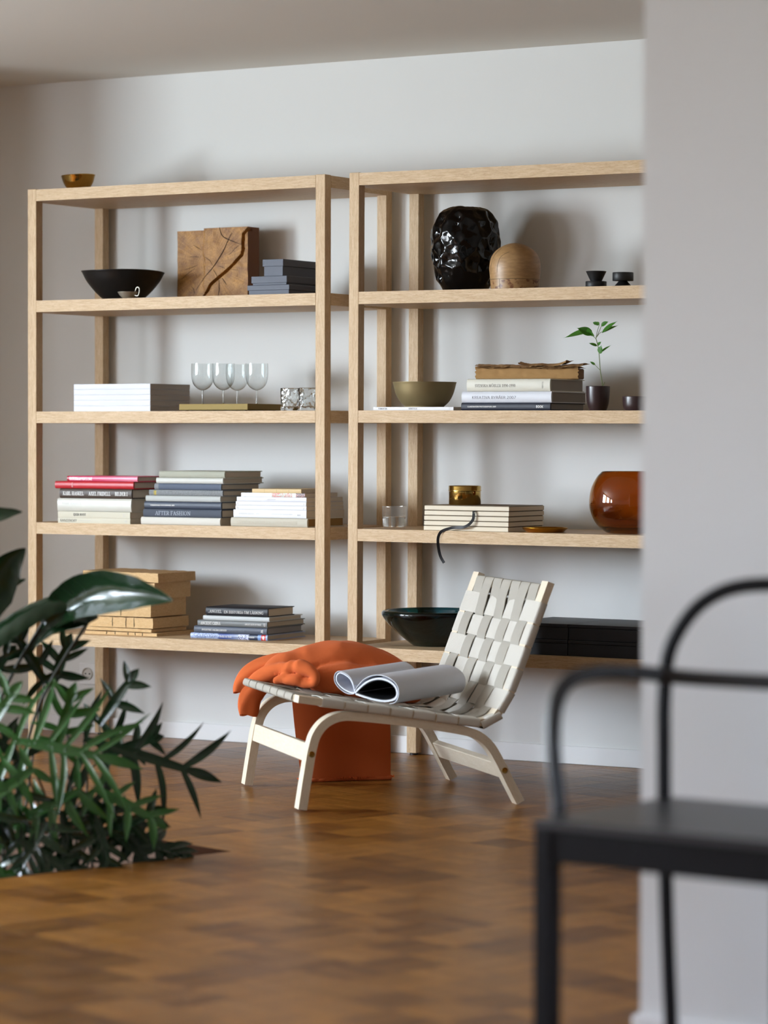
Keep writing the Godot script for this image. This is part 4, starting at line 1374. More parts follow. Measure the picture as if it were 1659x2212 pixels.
func paper_bundle(xf: Transform3D) -> void:
	var t := thing("paper_bundle", "bundle of torn brown kraft paper lying on the cream book", "paper", xf)
	var kraft := mat(rgb(176, 136, 86), 0.9)
	var kraft2 := mat(rgb(182, 144, 98), 0.9)
	var nz := noise(77, 1.0, 4)
	var L := 0.335
	# the folded wrapper: bulging front, ragged ends
	var b := MB.new()
	var sec := [Vector2(-0.16, 0.0), Vector2(-0.04, 0.0005), Vector2(-0.002, 0.0008), Vector2(0.001, 0.01), Vector2(0.0, 0.022), Vector2(-0.003, 0.034), Vector2(-0.012, 0.0385), Vector2(-0.06, 0.039), Vector2(-0.16, 0.036)]
	var s2 := curve(sec, 3)
	var pts := []
	var nx := 60
	for s in s2:
		for i in nx:
			var x := -L / 2 + L * i / (nx - 1.0)
			var e := nz.get_noise_2d(s.x * 40 + s.y * 120, 3.0) * 0.006 * (1.0 if i == 0 or i == nx - 1 else 0.0)
			var k := nz.get_noise_2d(x * 30, s.y * 60 + s.x * 20)
			pts.append(Vector3(x + e, maxf(s.y + 0.0012 * k * (1.0 if s.y > 0.005 else 0.0), 0.0), s.x + 0.0018 * k))
	b.grid(pts, nx, s2.size())
	part("wrapper", b, kraft, t)
	b = MB.new()
	b.box(Vector3(-L / 2 + 0.006, 0.003, -0.155), Vector3(L / 2 - 0.006, 0.034, -0.006), 0.003)
	part("paper_core", b, mat(rgb(120, 86, 54), 0.95), t)
	# loose torn sheets on top
	for q in [[-0.165, 0.155, 0.0405, 0.0, kraft], [-0.15, 0.178, 0.043, 0.006, kraft2], [-0.168, 0.05, 0.0445, 0.003, kraft2], [-0.03, 0.125, 0.047, 0.012, kraft], [-0.14, 0.17, 0.0415, 0.004, kraft]]:
		b = MB.new()
		pts = []
		var my := 14
		for j in my:
			for i in nx:
				var u := i / (nx - 1.0)
				var v := j / (my - 1.0)
				var x := lerpf(q[0], q[1], u)
				var z := 0.004 - 0.15 * v
				var rag := nz.get_noise_2d(x * 60 + q[2] * 900, q[0] * 50) * 0.008
				if j == 0:
					z += rag
				if i == 0 or i == nx - 1:
					x += nz.get_noise_2d(z * 120, q[2] * 700) * 0.008
				var lift: float = 0.005 * nz.get_noise_2d(x * 12 + q[2] * 300, z * 10) + 0.012 * q[3] / 0.006 * pow(absf(u - 0.5) * 2.0, 4.0) * (0.3 if u < 0.5 else 0.5)
				var droop := -0.008 * pow(1.0 - v, 8.0)
				pts.append(Vector3(x, q[2] + maxf(lift, -0.002) + droop, z))
		b.grid(pts, nx, my, false, false, true)
		var under := []
		for p in pts:
			under.append(p - Vector3(0, 0.0005, 0))
		b.grid(under, nx, my)
		part("torn_sheet", b, q[4], t)

func leaf_fan(b: MB, base: Vector3, tip: Vector3, width: float, nrm: Vector3, fold := 0.25, notch := 0.0) -> void:
	var ax := tip - base
	var sd := ax.cross(nrm).normalized()
	var nn := sd.cross(ax).normalized()
	var pts := []
	var nu := 9
	var nv := 11
	for j in nv:
		var t := j / (nv - 1.0)
		var w := width * pow(sin(PI * clampf(pow(t, 0.8) * 0.98 + 0.02, 0, 1)), 0.75) * (1.0 - 0.15 * t)
		for i in nu:
			var s := i / (nu - 1.0) * 2.0 - 1.0
			var tt := t - notch * absf(s) * t * t * 0.3
			pts.append(base + ax * tt + sd * s * w * 0.5 + nn * (absf(s) * fold * w * 0.5 - 0.25 * t * t * ax.length() * 0.25))
	b.grid(pts, nu, nv)

func seedling(xf: Transform3D) -> void:
	var t := thing("seedling", "young green seedling with a thin stem growing from the small dark pot", "plant", xf)
	var P := func(x, y, z := 0.0): return Vector3(x, y, z)
	var b := MB.new()
	b.tube(curve([P.call(0.0176, 0.062), P.call(0.0172, 0.08), P.call(0.0075, 0.136), P.call(0.002, 0.197), P.call(-0.0089, 0.237)], 6), 0.0014, 8)
	for q in [[P.call(-0.0089, 0.236), P.call(-0.02, 0.246, 0.002), P.call(-0.026, 0.252, 0.004)], [P.call(-0.0089, 0.236), P.call(-0.004, 0.26, 0.0), P.call(0.004, 0.283, 0.0)], [P.call(-0.008, 0.238), P.call(0.004, 0.262, 0.0), P.call(0.012, 0.28, 0.0)], [P.call(-0.007, 0.24), P.call(0.006, 0.252, 0.006), P.call(0.016, 0.258, 0.008)], [P.call(0.0085, 0.1325), P.call(-0.002, 0.143, 0.004), P.call(-0.012, 0.153, 0.006)], [P.call(0.0035, 0.184), P.call(0.006, 0.19, 0.003), P.call(0.008, 0.196, 0.004)], [P.call(0.0176, 0.082), P.call(0.022, 0.088, 0), P.call(0.024, 0.094, 0)]]:
		b.tube(curve(q, 4), 0.0009, 6)
	part("stem", b, mat(rgb(112, 128, 66), 0.5), t)
	for q in [[P.call(-0.024, 0.262, 0.0), P.call(-0.122, 0.2445, 0.02), 0.040, Vector3(0.1, 0.8, 0.5)], [P.call(-0.0205, 0.25, 0.004), P.call(-0.066, 0.274, 0.028), 0.034, Vector3(0.2, 0.6, 0.8)], [P.call(-0.0197, 0.2442, 0.0), P.call(-0.026, 0.272, 0.03), 0.036, Vector3(-0.3, 0.2, 0.9)],
			[P.call(0.0155, 0.255, 0.004), P.call(0.073, 0.2955, 0.012), 0.026, Vector3(-0.5, 0.5, 0.7)], [P.call(0.015, 0.256, 0.0), P.call(0.062, 0.283, -0.02), 0.02, Vector3(-0.4, 0.5, 0.7)], [P.call(0.01, 0.278, 0.0), P.call(0.037, 0.293, 0.0), 0.018, Vector3(-0.3, 0.3, 0.9)], [P.call(0.002, 0.281, 0.0), P.call(-0.008, 0.292, 0.004), 0.014, Vector3(0.1, 0.2, 1.0)], [P.call(-0.004, 0.284, 0.0), P.call(-0.02, 0.29, 0.004), 0.012, Vector3(0.1, 0.3, 1.0)],
			[P.call(-0.0045, 0.212, 0.0), P.call(-0.03, 0.2235, 0.012), 0.013, Vector3(0.2, 0.7, 0.7)], [P.call(-0.0035, 0.213, 0.0), P.call(0.011, 0.227, 0.0), 0.014, Vector3(-0.3, 0.3, 0.9)], [P.call(0.008, 0.189, 0.004), P.call(0.0465, 0.217, 0.0), 0.012, Vector3(-0.4, 0.5, 0.8)], [P.call(0.0085, 0.187, 0.004), P.call(0.016, 0.216, 0.012), 0.024, Vector3(-0.2, 0.2, 1.0)], [P.call(-0.009, 0.15, 0.004), P.call(-0.027, 0.1625, 0.008), 0.009, Vector3(0.2, 0.5, 0.8)]]:
		b = MB.new()
		leaf_fan(b, q[0], q[1], q[2], q[3], 0.22, 0.4)
		part("leaf", b, M.leaf_fresh, t)
	b = MB.new()
	b.lathe([Vector2(0, 0.058), Vector2(0.02, 0.062), Vector2(0.039, 0.06)], 24)
	meta(part("soil", b, M.soil, t), "", "", "", "stuff")
	# the pot it grows in
	b = MB.new()
	b.lathe(curve([Vector2(0, 0), Vector2(0.027, 0), Vector2(0.033, 0.004), Vector2(0.04, 0.024), Vector2(0.043, 0.05), Vector2(0.0442, 0.078), Vector2(0.043, 0.0795), Vector2(0.0415, 0.078), Vector2(0.039, 0.05), Vector2(0.034, 0.02), Vector2(0.026, 0.01), Vector2(0, 0.009)], 4), 48, Vector3(), 0.3)
	one("plant_pot", b, M.pot, "small rounded dark brown pot holding the seedling", "pot", xf * thin(0.89))

# ------------------------------------------------------------------ lounge chair, blanket, magazine
const CHAIR := Vector3(1.886, 0, 1.1243)
const CHAIR_TURN := -0.7399      # local z is the chair's front, x its right-hand side (towards the viewer)

func seat_path() -> Array:
	return curve([Vector3(0, 0.339, 0.348), Vector3(0, 0.3115, 0.168), Vector3(0, 0.2845, -0.012), Vector3(0, 0.2610, -0.165), Vector3(0, 0.2545, -0.225), Vector3(0, 0.2615, -0.262), Vector3(0, 0.287, -0.288), Vector3(0, 0.348, -0.326), Vector3(0, 0.510, -0.389), Vector3(0, 0.679, -0.4535)], 10)

func lounge_chair() -> void:
	var xf := Transform3D(Basis(Vector3.UP, CHAIR_TURN), CHAIR)
	var t := thing("lounge_chair", "low lounge chair with pale bentwood legs and woven grey-white webbing", "chair", xf)
	var path := seat_path()
	var run := [0.0]
	for k in path.size() - 1:
		run.append(run[k] + path[k].distance_to(path[k + 1]))
	var total: float = run[-1]
	var along := func(s: float) -> Array:        # point, tangent, normal at arc length s
		var k := 0
		while k < path.size() - 2 and run[k + 1] < s:
			k += 1
		var f: float = (s - run[k]) / (run[k + 1] - run[k])
		var p: Vector3 = path[k].lerp(path[k + 1], f)
		var ta: Vector3 = (path[k + 1] - path[maxi(k - 1, 0)]).normalized()
		var tb: Vector3 = (path[mini(k + 2, path.size() - 1)] - path[k]).normalized()
		var tt := ta.lerp(tb, f).normalized()
		return [p, tt, Vector3.RIGHT.cross(tt).normalized()]
	# side rails of the seat and back
	for s in [-1.0, 1.0]:
		var b := MB.new()
		b.strip(path.map(func(p): return p + Vector3(s * 0.3365, 0, 0)), Vector3.RIGHT, 0.0275, 0.011, Vector2(rng.randf(), rng.randf()))
		part("side_rail", b, M.birch, t)
	for s in [0.012, total - 0.028]:
		var q = along.call(s)
		var b := MB.new()
		b.strip([q[0] - Vector3(0.31, 0, 0), q[0] + Vector3(0.31, 0, 0)], -q[1], 0.014, 0.0095)
		part("cross_bar", b, M.birch, t)
	# weave
	var NC := 13
	var NL := 7
	var pitch := (total - 0.065 - 0.072) / NC
	var colx := []
	for i in NL:
		colx.append(-0.264 + 0.088 * i)
	var sag := func(x: float, s: float) -> float:
		var u := clampf(absf(x) / 0.31, 0, 1)
		return (0.016 if s < 0.55 else 0.012) * (1.0 - u * u)
	var amp := 0.0036
	for j in NC:
		var s := 0.072 + pitch * (j + 0.5)
		var q = along.call(s)
		var P: Vector3 = q[0]
		var Nn: Vector3 = q[2]
		var pts := []
		for e in [[0.30, -0.0128], [0.345, -0.0128], [0.3625, -0.012], [0.3665, -0.006], [0.3665, 0.006], [0.3625, 0.0122], [0.345, 0.0128]]:
			pts.append(P + Vector3(e[0], 0, 0) + Nn * e[1])
		for i in range(NL - 1, -1, -1):
			var sg := amp if (i + j) % 2 == 0 else -amp
			for d in [0.027, 0.0, -0.027]:
				pts.append(P + Vector3(colx[i] + d, 0, 0) + Nn * (0.0128 + sg * (1.0 if d == 0.0 else 0.9) - sag.call(colx[i] + d, s)))
		for e in [[-0.345, 0.0128], [-0.3625, 0.0122], [-0.3665, 0.006], [-0.3665, -0.006], [-0.3625, -0.012], [-0.345, -0.0128], [-0.30, -0.0128]]:
			pts.append(P + Vector3(e[0], 0, 0) + Nn * e[1])
		var b := MB.new()
		b.strip(curve(pts, 2), -q[1], pitch * 0.5 - 0.0026 + rng.randf_range(-0.0008, 0.0008), 0.0011)
		part("cross_strap", b, M.web, t)
	for i in NL:
		var pts := []
		var q0 = along.call(0.012)
		var f0: Vector3 = q0[0]
		for e in [[-0.012, -0.012], [0.004, -0.0125], [0.0165, -0.008], [0.0185, 0.0], [0.0165, 0.008], [0.006, 0.0122]]:
			pts.append(f0 - q0[1] * e[0] + q0[2] * e[1] + Vector3(colx[i], 0, 0))
		var steps := NC * 3
		for k in steps:
			var s := 0.072 + pitch * (k + 0.5) / 3.0
			var q = along.call(s)
			var j := k / 3
			var sg := -amp if (i + j) % 2 == 0 else amp
			if k % 3 != 1:
				sg *= 0.85
			var lift := smoothstep(0.03, 0.12, s) * (1.0 - smoothstep(total - 0.12, total - 0.04, s))
			pts.append(q[0] + Vector3(colx[i], 0, 0) + q[2] * (0.0128 + sg - sag.call(colx[i], s) * lift))
		var q1 = along.call(total - 0.028)
		for e in [[0.006, 0.0128], [0.016, 0.009], [0.019, 0.0], [0.016, -0.009], [0.004, -0.0125], [-0.03, -0.0125]]:
			pts.append(q1[0] + q1[1] * e[0] + q1[2] * e[1] + Vector3(colx[i], 0, 0))
		var b := MB.new()
		b.strip(curve(pts, 2), Vector3.RIGHT, 0.0402, 0.0011)
		part("lengthwise_strap", b, M.web_long, t)
	# bent leg frames
	var leg := curve([Vector3(0, 0.0055, 0.3335), Vector3(0, 0.10, 0.3185), Vector3(0, 0.185, 0.3035), Vector3(0, 0.232, 0.288), Vector3(0, 0.266, 0.257), Vector3(0, 0.2825, 0.212), Vector3(0, 0.280, 0.15), Vector3(0, 0.2615, 0.004), Vector3(0, 0.2445, -0.1), Vector3(0, 0.2265, -0.19), Vector3(0, 0.208, -0.232), Vector3(0, 0.177, -0.264), Vector3(0, 0.135, -0.290), Vector3(0, 0.07, -0.324), Vector3(0, 0.0055, -0.3585)], 8)
	for s in [-1.0, 1.0]:
		var b := MB.new()
		b.strip(leg.map(func(p): return p + Vector3(s * 0.334, 0, 0)), Vector3.RIGHT, 0.0237, 0.0135, Vector2(rng.randf(), rng.randf()))
		var fr := part("leg_frame", b, M.birch, t)
		b = MB.new()
		for c in [Vector3(0.358, 0.172, 0.3055), Vector3(0.358, 0.1055, -0.3065)]:
			var m := MB.new()
			m.lathe([Vector2(0, 0.0022), Vector2(0.0045, 0.0022), Vector2(0.0045, 0.0012), Vector2(0.0088, 0.0016), Vector2(0.0095, 0.0006), Vector2(0.0095, 0)], 24)
			for k in m.v.size():
				var p := m.v[k]
				b.vert(Vector3(s * (c.x + p.y), c.y + p.x, c.z + p.z), Vector3(s * m.n[k].y, m.n[k].x, m.n[k].z), m.uv[k])
			var base := b.v.size() - m.v.size()
			for k in m.idx:
				b.idx.append(base + k)
		part("bolt", b, M.brass, fr)
	for q in [[0.3062, 0.1735, 0.16], [-0.307, 0.1055, -0.475]]:
		var b := MB.new()
		b.box(Vector3(-0.311, -0.0275, -0.011), Vector3(0.311, 0.0275, 0.011), 0.002, 0, Vector2(rng.randf(), rng.randf()))
		part("stretcher", b, M.birch, t, "", Transform3D(Basis(Vector3.RIGHT, -q[2]), Vector3(0, q[1], q[0])))
	blanket(xf)
	magazine(xf)

# smooth union of tapered capsules, meshed as surface nets
func nets(caps: Array, cell: float, wrinkle: Callable) -> MB:
	var lo := Vector3(1e9, 1e9, 1e9)
	var hi := -lo
	for c in caps:
		for e in [[c[0], c[1]], [c[2], c[3]]]:
			lo = lo.min(e[0] - Vector3.ONE * (e[1] + 0.02))
			hi = hi.max(e[0] + Vector3.ONE * (e[1] + 0.02))
	var d := Vector3i(((hi - lo) / cell).ceil()) + Vector3i.ONE
	var field := PackedFloat32Array()
	field.resize(d.x * d.y * d.z)
	field.fill(1.0)
	for c in caps:
		var a: Vector3 = c[0]
		var ra: float = c[1]
		var ab: Vector3 = c[2] - a
		var dr: float = c[3] - ra
		var blend: float = c[4]
		var l2 := ab.length_squared()
		var m: float = maxf(ra, c[3]) + 0.035
		var i0 := Vector3i(((a.min(c[2]) - Vector3.ONE * m - lo) / cell).floor().max(Vector3.ZERO))
		var i1 := Vector3i(((a.max(c[2]) + Vector3.ONE * m - lo) / cell).ceil()).min(d - Vector3i.ONE)
		for z in range(i0.z, i1.z + 1):
			for y in range(i0.y, i1.y + 1):
				for x in range(i0.x, i1.x + 1):
					var p := lo + Vector3(x, y, z) * cell
					var t := clampf((p - a).dot(ab) / l2, 0.0, 1.0)
					var f := p.distance_to(a + ab * t) - (ra + dr * t)
					var k := (z * d.y + y) * d.x + x
					var g: float = field[k]
					var h: float = maxf(blend - absf(f - g), 0.0) / blend
					field[k] = minf(f, g) - h * h * blend * 0.25
	for z in d.z:
		for y in d.y:
			for x in d.x:
				var k := (z * d.y + y) * d.x + x
				if absf(field[k]) < 0.03:
					field[k] += wrinkle.call(lo + Vector3(x, y, z) * cell)
	var b := MB.new()
	var ids := {}
	var off := [0, 1, d.x, d.x + 1, d.x * d.y, d.x * d.y + 1, d.x * d.y + d.x, d.x * d.y + d.x + 1]
	for z in d.z - 1:
		for y in d.y - 1:
			for x in d.x - 1:
				var k := (z * d.y + y) * d.x + x
				var mask := 0
				for q in 8:
					if field[k + off[q]] < 0.0:
						mask |= 1 << q
				if mask == 0 or mask == 255:
					continue
				var s := Vector3()
				var n := 0
				for e in [[0, 1], [2, 3], [4, 5], [6, 7], [0, 2], [1, 3], [4, 6], [5, 7], [0, 4], [1, 5], [2, 6], [3, 7]]:
					var fa := field[k + off[e[0]]]
					var fb := field[k + off[e[1]]]
					if (fa < 0.0) != (fb < 0.0):
						var pa := Vector3(e[0] & 1, (e[0] >> 1) & 1, e[0] >> 2)
						var pb := Vector3(e[1] & 1, (e[1] >> 1) & 1, e[1] >> 2)
						s += pa.lerp(pb, fa / (fa - fb))
						n += 1
				var gr := Vector3(field[k + 1] - field[k] + field[k + off[7]] - field[k + off[6]], field[k + d.x] - field[k] + field[k + off[7]] - field[k + off[5]], field[k + off[4]] - field[k] + field[k + off[7]] - field[k + off[3]])
				ids[k] = b.vert(lo + (Vector3(x, y, z) + s / n) * cell, gr.normalized() if gr.length() > 1e-7 else Vector3.UP, Vector2(x, y) * 0.05)
	for k in ids:
		var x: int = k % d.x
		var y: int = (k / d.x) % d.y
		var z: int = k / (d.x * d.y)
		for ax in 3:
			var st: int = [1, d.x, d.x * d.y][ax]
			var u: int = [d.x, d.x * d.y, 1][ax]
			var v: int = [d.x * d.y, 1, d.x][ax]
			if [y, z, x][ax] == 0 or [z, x, y][ax] == 0:
				continue
			if (field[k] < 0.0) != (field[k + st] < 0.0) and ids.has(k - u) and ids.has(k - v) and ids.has(k - u - v):
				b.idx.append_array([ids[k], ids[k - u], ids[k - u - v], ids[k], ids[k - u - v], ids[k - v]])
	return b

# flattened hollow roll of cloth, open at its far end; hw across the path in the y-z plane, ht along x
func open_fold(ctrl: Array, hw: Array, ht: Array, wall: float) -> MB:
	var p := curve(ctrl, 7)
	var m := p.size()
	var seg := 36
	var b := MB.new()
	var ends := []
	for side in 2:
		var pts := []
		for k in m:
			var t: Vector3 = ((p[mini(k + 1, m - 1)] as Vector3) - p[maxi(k - 1, 0)]).normalized()
			var sd := Vector3.RIGHT.cross(t).normalized()
			var f := float(k) / 7.0
			var i := int(f)
			var w: float = lerpf(hw[i], hw[mini(i + 1, hw.size() - 1)], f - i) - wall * side
			var h: float = lerpf(ht[i], ht[mini(i + 1, ht.size() - 1)], f - i) - wall * side
			for s in seg:
				var a := TAU * s / seg
				var wob := 1.0 + 0.06 * sin(3.0 * a + k * 0.25) + 0.05 * sin(5.0 * a - k * 0.17)
				pts.append(p[k] + sd * (w * cos(a) * wob) + Vector3.RIGHT * (h * sin(a) * wob) + t * (0.004 * sin(2.0 * a) * f / 4.0))
		b.grid(pts, seg, m, true, false, side == 1)
		ends.append(pts.slice((m - 1) * seg))
	var tip: Vector3 = (p[m - 1] - p[m - 2]).normalized()
	for s in seg:
		var n := (s + 1) % seg
		b.quad(ends[0][s], ends[0][n], ends[1][n], ends[1][s], tip)
	return b

func blanket(xf: Transform3D) -> void:
	var t := thing("blanket", "bright orange wool blanket thrown over the lounge chair's far side, reaching the floor", "blanket", xf)
	var V := func(x, y, z): return Vector3(x, y, z)
	var c := []
	var roll := func(pts: Array, rad: Array, soft: float) -> void:
		var p := curve(pts, 4)
		for k in p.size() - 1:
			var f := float(k) / 4.0
			var g := float(k + 1) / 4.0
			var ra := lerpf(rad[int(f)], rad[mini(int(f) + 1, rad.size() - 1)], f - int(f))
			var rb := lerpf(rad[mini(int(g), rad.size() - 1)], rad[mini(int(g) + 1, rad.size() - 1)], g - int(g))
			c.append([p[k], ra, p[k + 1], rb, soft])
	# crest of the bunched cloth and its lower slopes
	roll.call([V.call(-0.27, 0.37, 0.25), V.call(-0.265, 0.385, 0.16), V.call(-0.262, 0.396, 0.05), V.call(-0.265, 0.374, -0.07), V.call(-0.28, 0.318, -0.2)], [0.042, 0.05, 0.06, 0.06, 0.04], 0.035)
	roll.call([V.call(-0.19, 0.345, 0.14), V.call(-0.175, 0.345, 0.05), V.call(-0.18, 0.33, -0.08), V.call(-0.22, 0.30, -0.19)], [0.022, 0.036, 0.040, 0.03], 0.035)
	roll.call([V.call(-0.36, 0.345, 0.20), V.call(-0.37, 0.35, 0.05), V.call(-0.37, 0.32, -0.14)], [0.034, 0.042, 0.034], 0.035)
	# long diagonal roll and the loose loop where it ends on the seat
	roll.call([V.call(-0.285, 0.34, 0.325), V.call(-0.25, 0.366, 0.29), V.call(-0.205, 0.386, 0.245), V.call(-0.16, 0.396, 0.205), V.call(-0.128, 0.386, 0.18)], [0.018, 0.019, 0.02, 0.019, 0.017], 0.009)
	roll.call([V.call(-0.128, 0.386, 0.18), V.call(-0.112, 0.366, 0.165), V.call(-0.118, 0.346, 0.17), V.call(-0.15, 0.345, 0.2)], [0.016, 0.014, 0.013, 0.012], 0.008)
	roll.call([V.call(-0.20, 0.352, 0.27), V.call(-0.17, 0.356, 0.235), V.call(-0.15, 0.352, 0.21)], [0.013, 0.014, 0.012], 0.008)
	var nz := noise(15, 9.0, 2)
	var nf := noise(16, 5.0, 1)
	var b := nets(c, 0.006, func(p): return 0.005 * nz.get_noise_3d(p.x * 1.2, p.y * 1.2, p.z * 0.5) + 0.002 * sin(nf.get_noise_3dv(p) * 9.0 + p.x * 40.0))
	part("bunched_cloth", b, M.wool, t)
	# two open folds that slide over the front corner, the lower one hanging out from under the upper
	for q in [[[V.call(-0.285, 0.388, 0.17), V.call(-0.298, 0.388, 0.25), V.call(-0.312, 0.366, 0.318), V.call(-0.322, 0.328, 0.352), V.call(-0.326, 0.301, 0.358)], [0.046, 0.042, 0.033, 0.027, 0.024], [0.040, 0.036, 0.027, 0.022, 0.02]],
			[[V.call(-0.275, 0.358, 0.23), V.call(-0.29, 0.338, 0.285), V.call(-0.304, 0.298, 0.322), V.call(-0.312, 0.256, 0.332), V.call(-0.315, 0.23, 0.334)], [0.022, 0.031, 0.037, 0.036, 0.03], [0.024, 0.02, 0.017, 0.015, 0.012]]]:
		part("hanging_fold", open_fold(q[0], q[1], q[2], 0.0055), M.wool, t)
	# the part that hangs down behind the seat to the floor
	b = MB.new()
	var nu := 40
	var nv := 26
	for side in 2:
		var pts := []
		for j in nv:
			for i in nu:
				var u := i / (nu - 1.0)
				var v := j / (nv - 1.0)
				var z := lerpf(-0.172 + 0.010 * v, 0.150 + 0.022 * v, u) - 0.022 * (1.0 - v) * (1.0 - v) * (u - 0.3)
				var y := lerpf(0.003, 0.335, v)
				var x := -0.391 + 0.005 * sin(u * 9.0 + 1.0 + v * 1.5) * (1.0 - 0.5 * v) + 0.006 * (1.0 - v) - (0.011 if side else 0.0)
				x -= 0.012 * pow(absf(u - 0.5) * 2.0, 6.0) * (1 if side == 0 else -1) * 0.45
				pts.append(Vector3(x, y + 0.001 * sin(u * 14.0) * (1.0 - v), z))
		b.grid(pts, nu, nv, false, false, side == 0)
	for q in [0, nv - 1]:
		for i in nu - 1:
			var a := b.v[q * nu + i]
			var e := b.v[q * nu + i + 1]
			var a2 := b.v[nu * nv + q * nu + i]
			var e2 := b.v[nu * nv + q * nu + i + 1]
			b.quad(a, e, e2, a2, Vector3(0, 1 if q else -1, 0))
	for q in [0, nu - 1]:
		for j in nv - 1:
			b.quad(b.v[j * nu + q], b.v[(j + 1) * nu + q], b.v[nu * nv + (j + 1) * nu + q], b.v[nu * nv + j * nu + q], Vector3(0, 0, 1 if q else -1))
	part("hanging_cloth", b, M.wool, t)
	# rolled hem and a fringe of short tufts
	var hem := []
	for i in nu:
		var hp: Vector3 = (b.v[i] + b.v[nu * nv + i]) / 2
		hem.append(Vector3(hp.x + 0.002 * sin(i * 1.7), 0.0058, hp.z))
	var hm := MB.new()
	hm.tube(hem, 0.0068, 8)
	part("hem", hm, M.wool, t)
	var mm := MB.new()
	for k in 210:
		var u := k / 209.0
		var z := lerpf(-0.178, 0.150, u)
		var p := Vector3(-0.392 + rng.randf_range(-0.008, 0.007), rng.randf_range(0.008, 0.013), z)
		var q := p + Vector3(rng.randf_range(-0.004, 0.012), rng.randf_range(-0.006, 0.001), rng.randf_range(-0.006, 0.006))
		q.y = maxf(q.y, 0.003)
		mm.tube([p, (p + q) / 2 + Vector3(0, 0.002, 0), q], [0.0016, 0.0014, 0.0007], 5)
	meta(part("fringe", mm, M.fringe, t), "", "", "", "stuff")

func magazine(xf: Transform3D) -> void:
	var t := thing("magazine", "open magazine lying on the chair seat, its pages curled into two rolls", "magazine", xf)
	var c := Vector3(0.882, -0.045, -0.47).normalized()
	var a := Vector3(-0.46, 0.055, -0.885).normalized()
	var n := a.cross(c).normalized()
	if n.y < 0:
		n = -n
	var bas := Transform3D(Basis(c, n, a), Vector3(0.015, 0.331, 0.135))
	var sheet := func(pts: Array, th: float, l0: float, l1: float, called: String, m: Material) -> void:
		var p := curve(pts, 6)
		var outer := []
		var inner := []
		for k in p.size():
			var tt: Vector2 = ((p[mini(k + 1, p.size() - 1)] as Vector2) - p[maxi(k - 1, 0)]).normalized()
			var nn := Vector2(-tt.y, tt.x)
			outer.append(p[k] + nn * th * 0.5)
			inner.append(p[k] - nn * th * 0.5)
		inner.reverse()
		var b := MB.new()
		b.prism(outer + inner, l0, l1, bas, 0.6)
		part(called, b, m, t)
	# left roll, running on as the top sheet of the left half
	sheet.call([Vector2(0.084, 0.002), Vector2(0.062, 0.003), Vector2(0.03, 0.012), Vector2(0.006, 0.029), Vector2(0.004, 0.048), Vector2(0.018, 0.059), Vector2(0.04, 0.056), Vector2(0.064, 0.045), Vector2(0.078, 0.026), Vector2(0.085, 0.006)], 0.0035, 0.0, 0.27, "left_pages", M.paper_in)
	sheet.call([Vector2(0.083, 0.0), Vector2(0.055, -0.002), Vector2(0.024, 0.008), Vector2(0.0, 0.027), Vector2(-0.002, 0.05), Vector2(0.016, 0.064), Vector2(0.045, 0.061), Vector2(0.07, 0.049), Vector2(0.083, 0.028)], 0.0018, -0.003, 0.275, "left_cover", M.paper)
	# right roll: a thick drop-shaped loop of pages and a loose outer sheet
	sheet.call([Vector2(0.087, 0.004), Vector2(0.108, 0.022), Vector2(0.142, 0.044), Vector2(0.185, 0.058), Vector2(0.23, 0.057), Vector2(0.262, 0.043), Vector2(0.272, 0.02), Vector2(0.258, 0.002), Vector2(0.22, -0.008), Vector2(0.17, -0.009), Vector2(0.12, -0.004), Vector2(0.089, 0.0)], 0.0055, 0.0, 0.285, "right_pages", M.paper_in)
	sheet.call([Vector2(0.098, 0.008), Vector2(0.112, 0.020), Vector2(0.144, 0.0395), Vector2(0.185, 0.0535), Vector2(0.229, 0.0525), Vector2(0.2575, 0.0405), Vector2(0.267, 0.02), Vector2(0.2545, 0.0055), Vector2(0.22, -0.0035), Vector2(0.17, -0.0045), Vector2(0.12, 0.0005), Vector2(0.1, 0.004)], 0.0015, 0.001, 0.284, "dark_printed_page", M.black)
	sheet.call([Vector2(0.087, 0.010), Vector2(0.104, 0.030), Vector2(0.135, 0.054), Vector2(0.18, 0.069), Vector2(0.232, 0.068), Vector2(0.27, 0.051), Vector2(0.2815, 0.022), Vector2(0.268, -0.004), Vector2(0.24, -0.014)], 0.0022, -0.002, 0.29, "right_cover", M.paper)

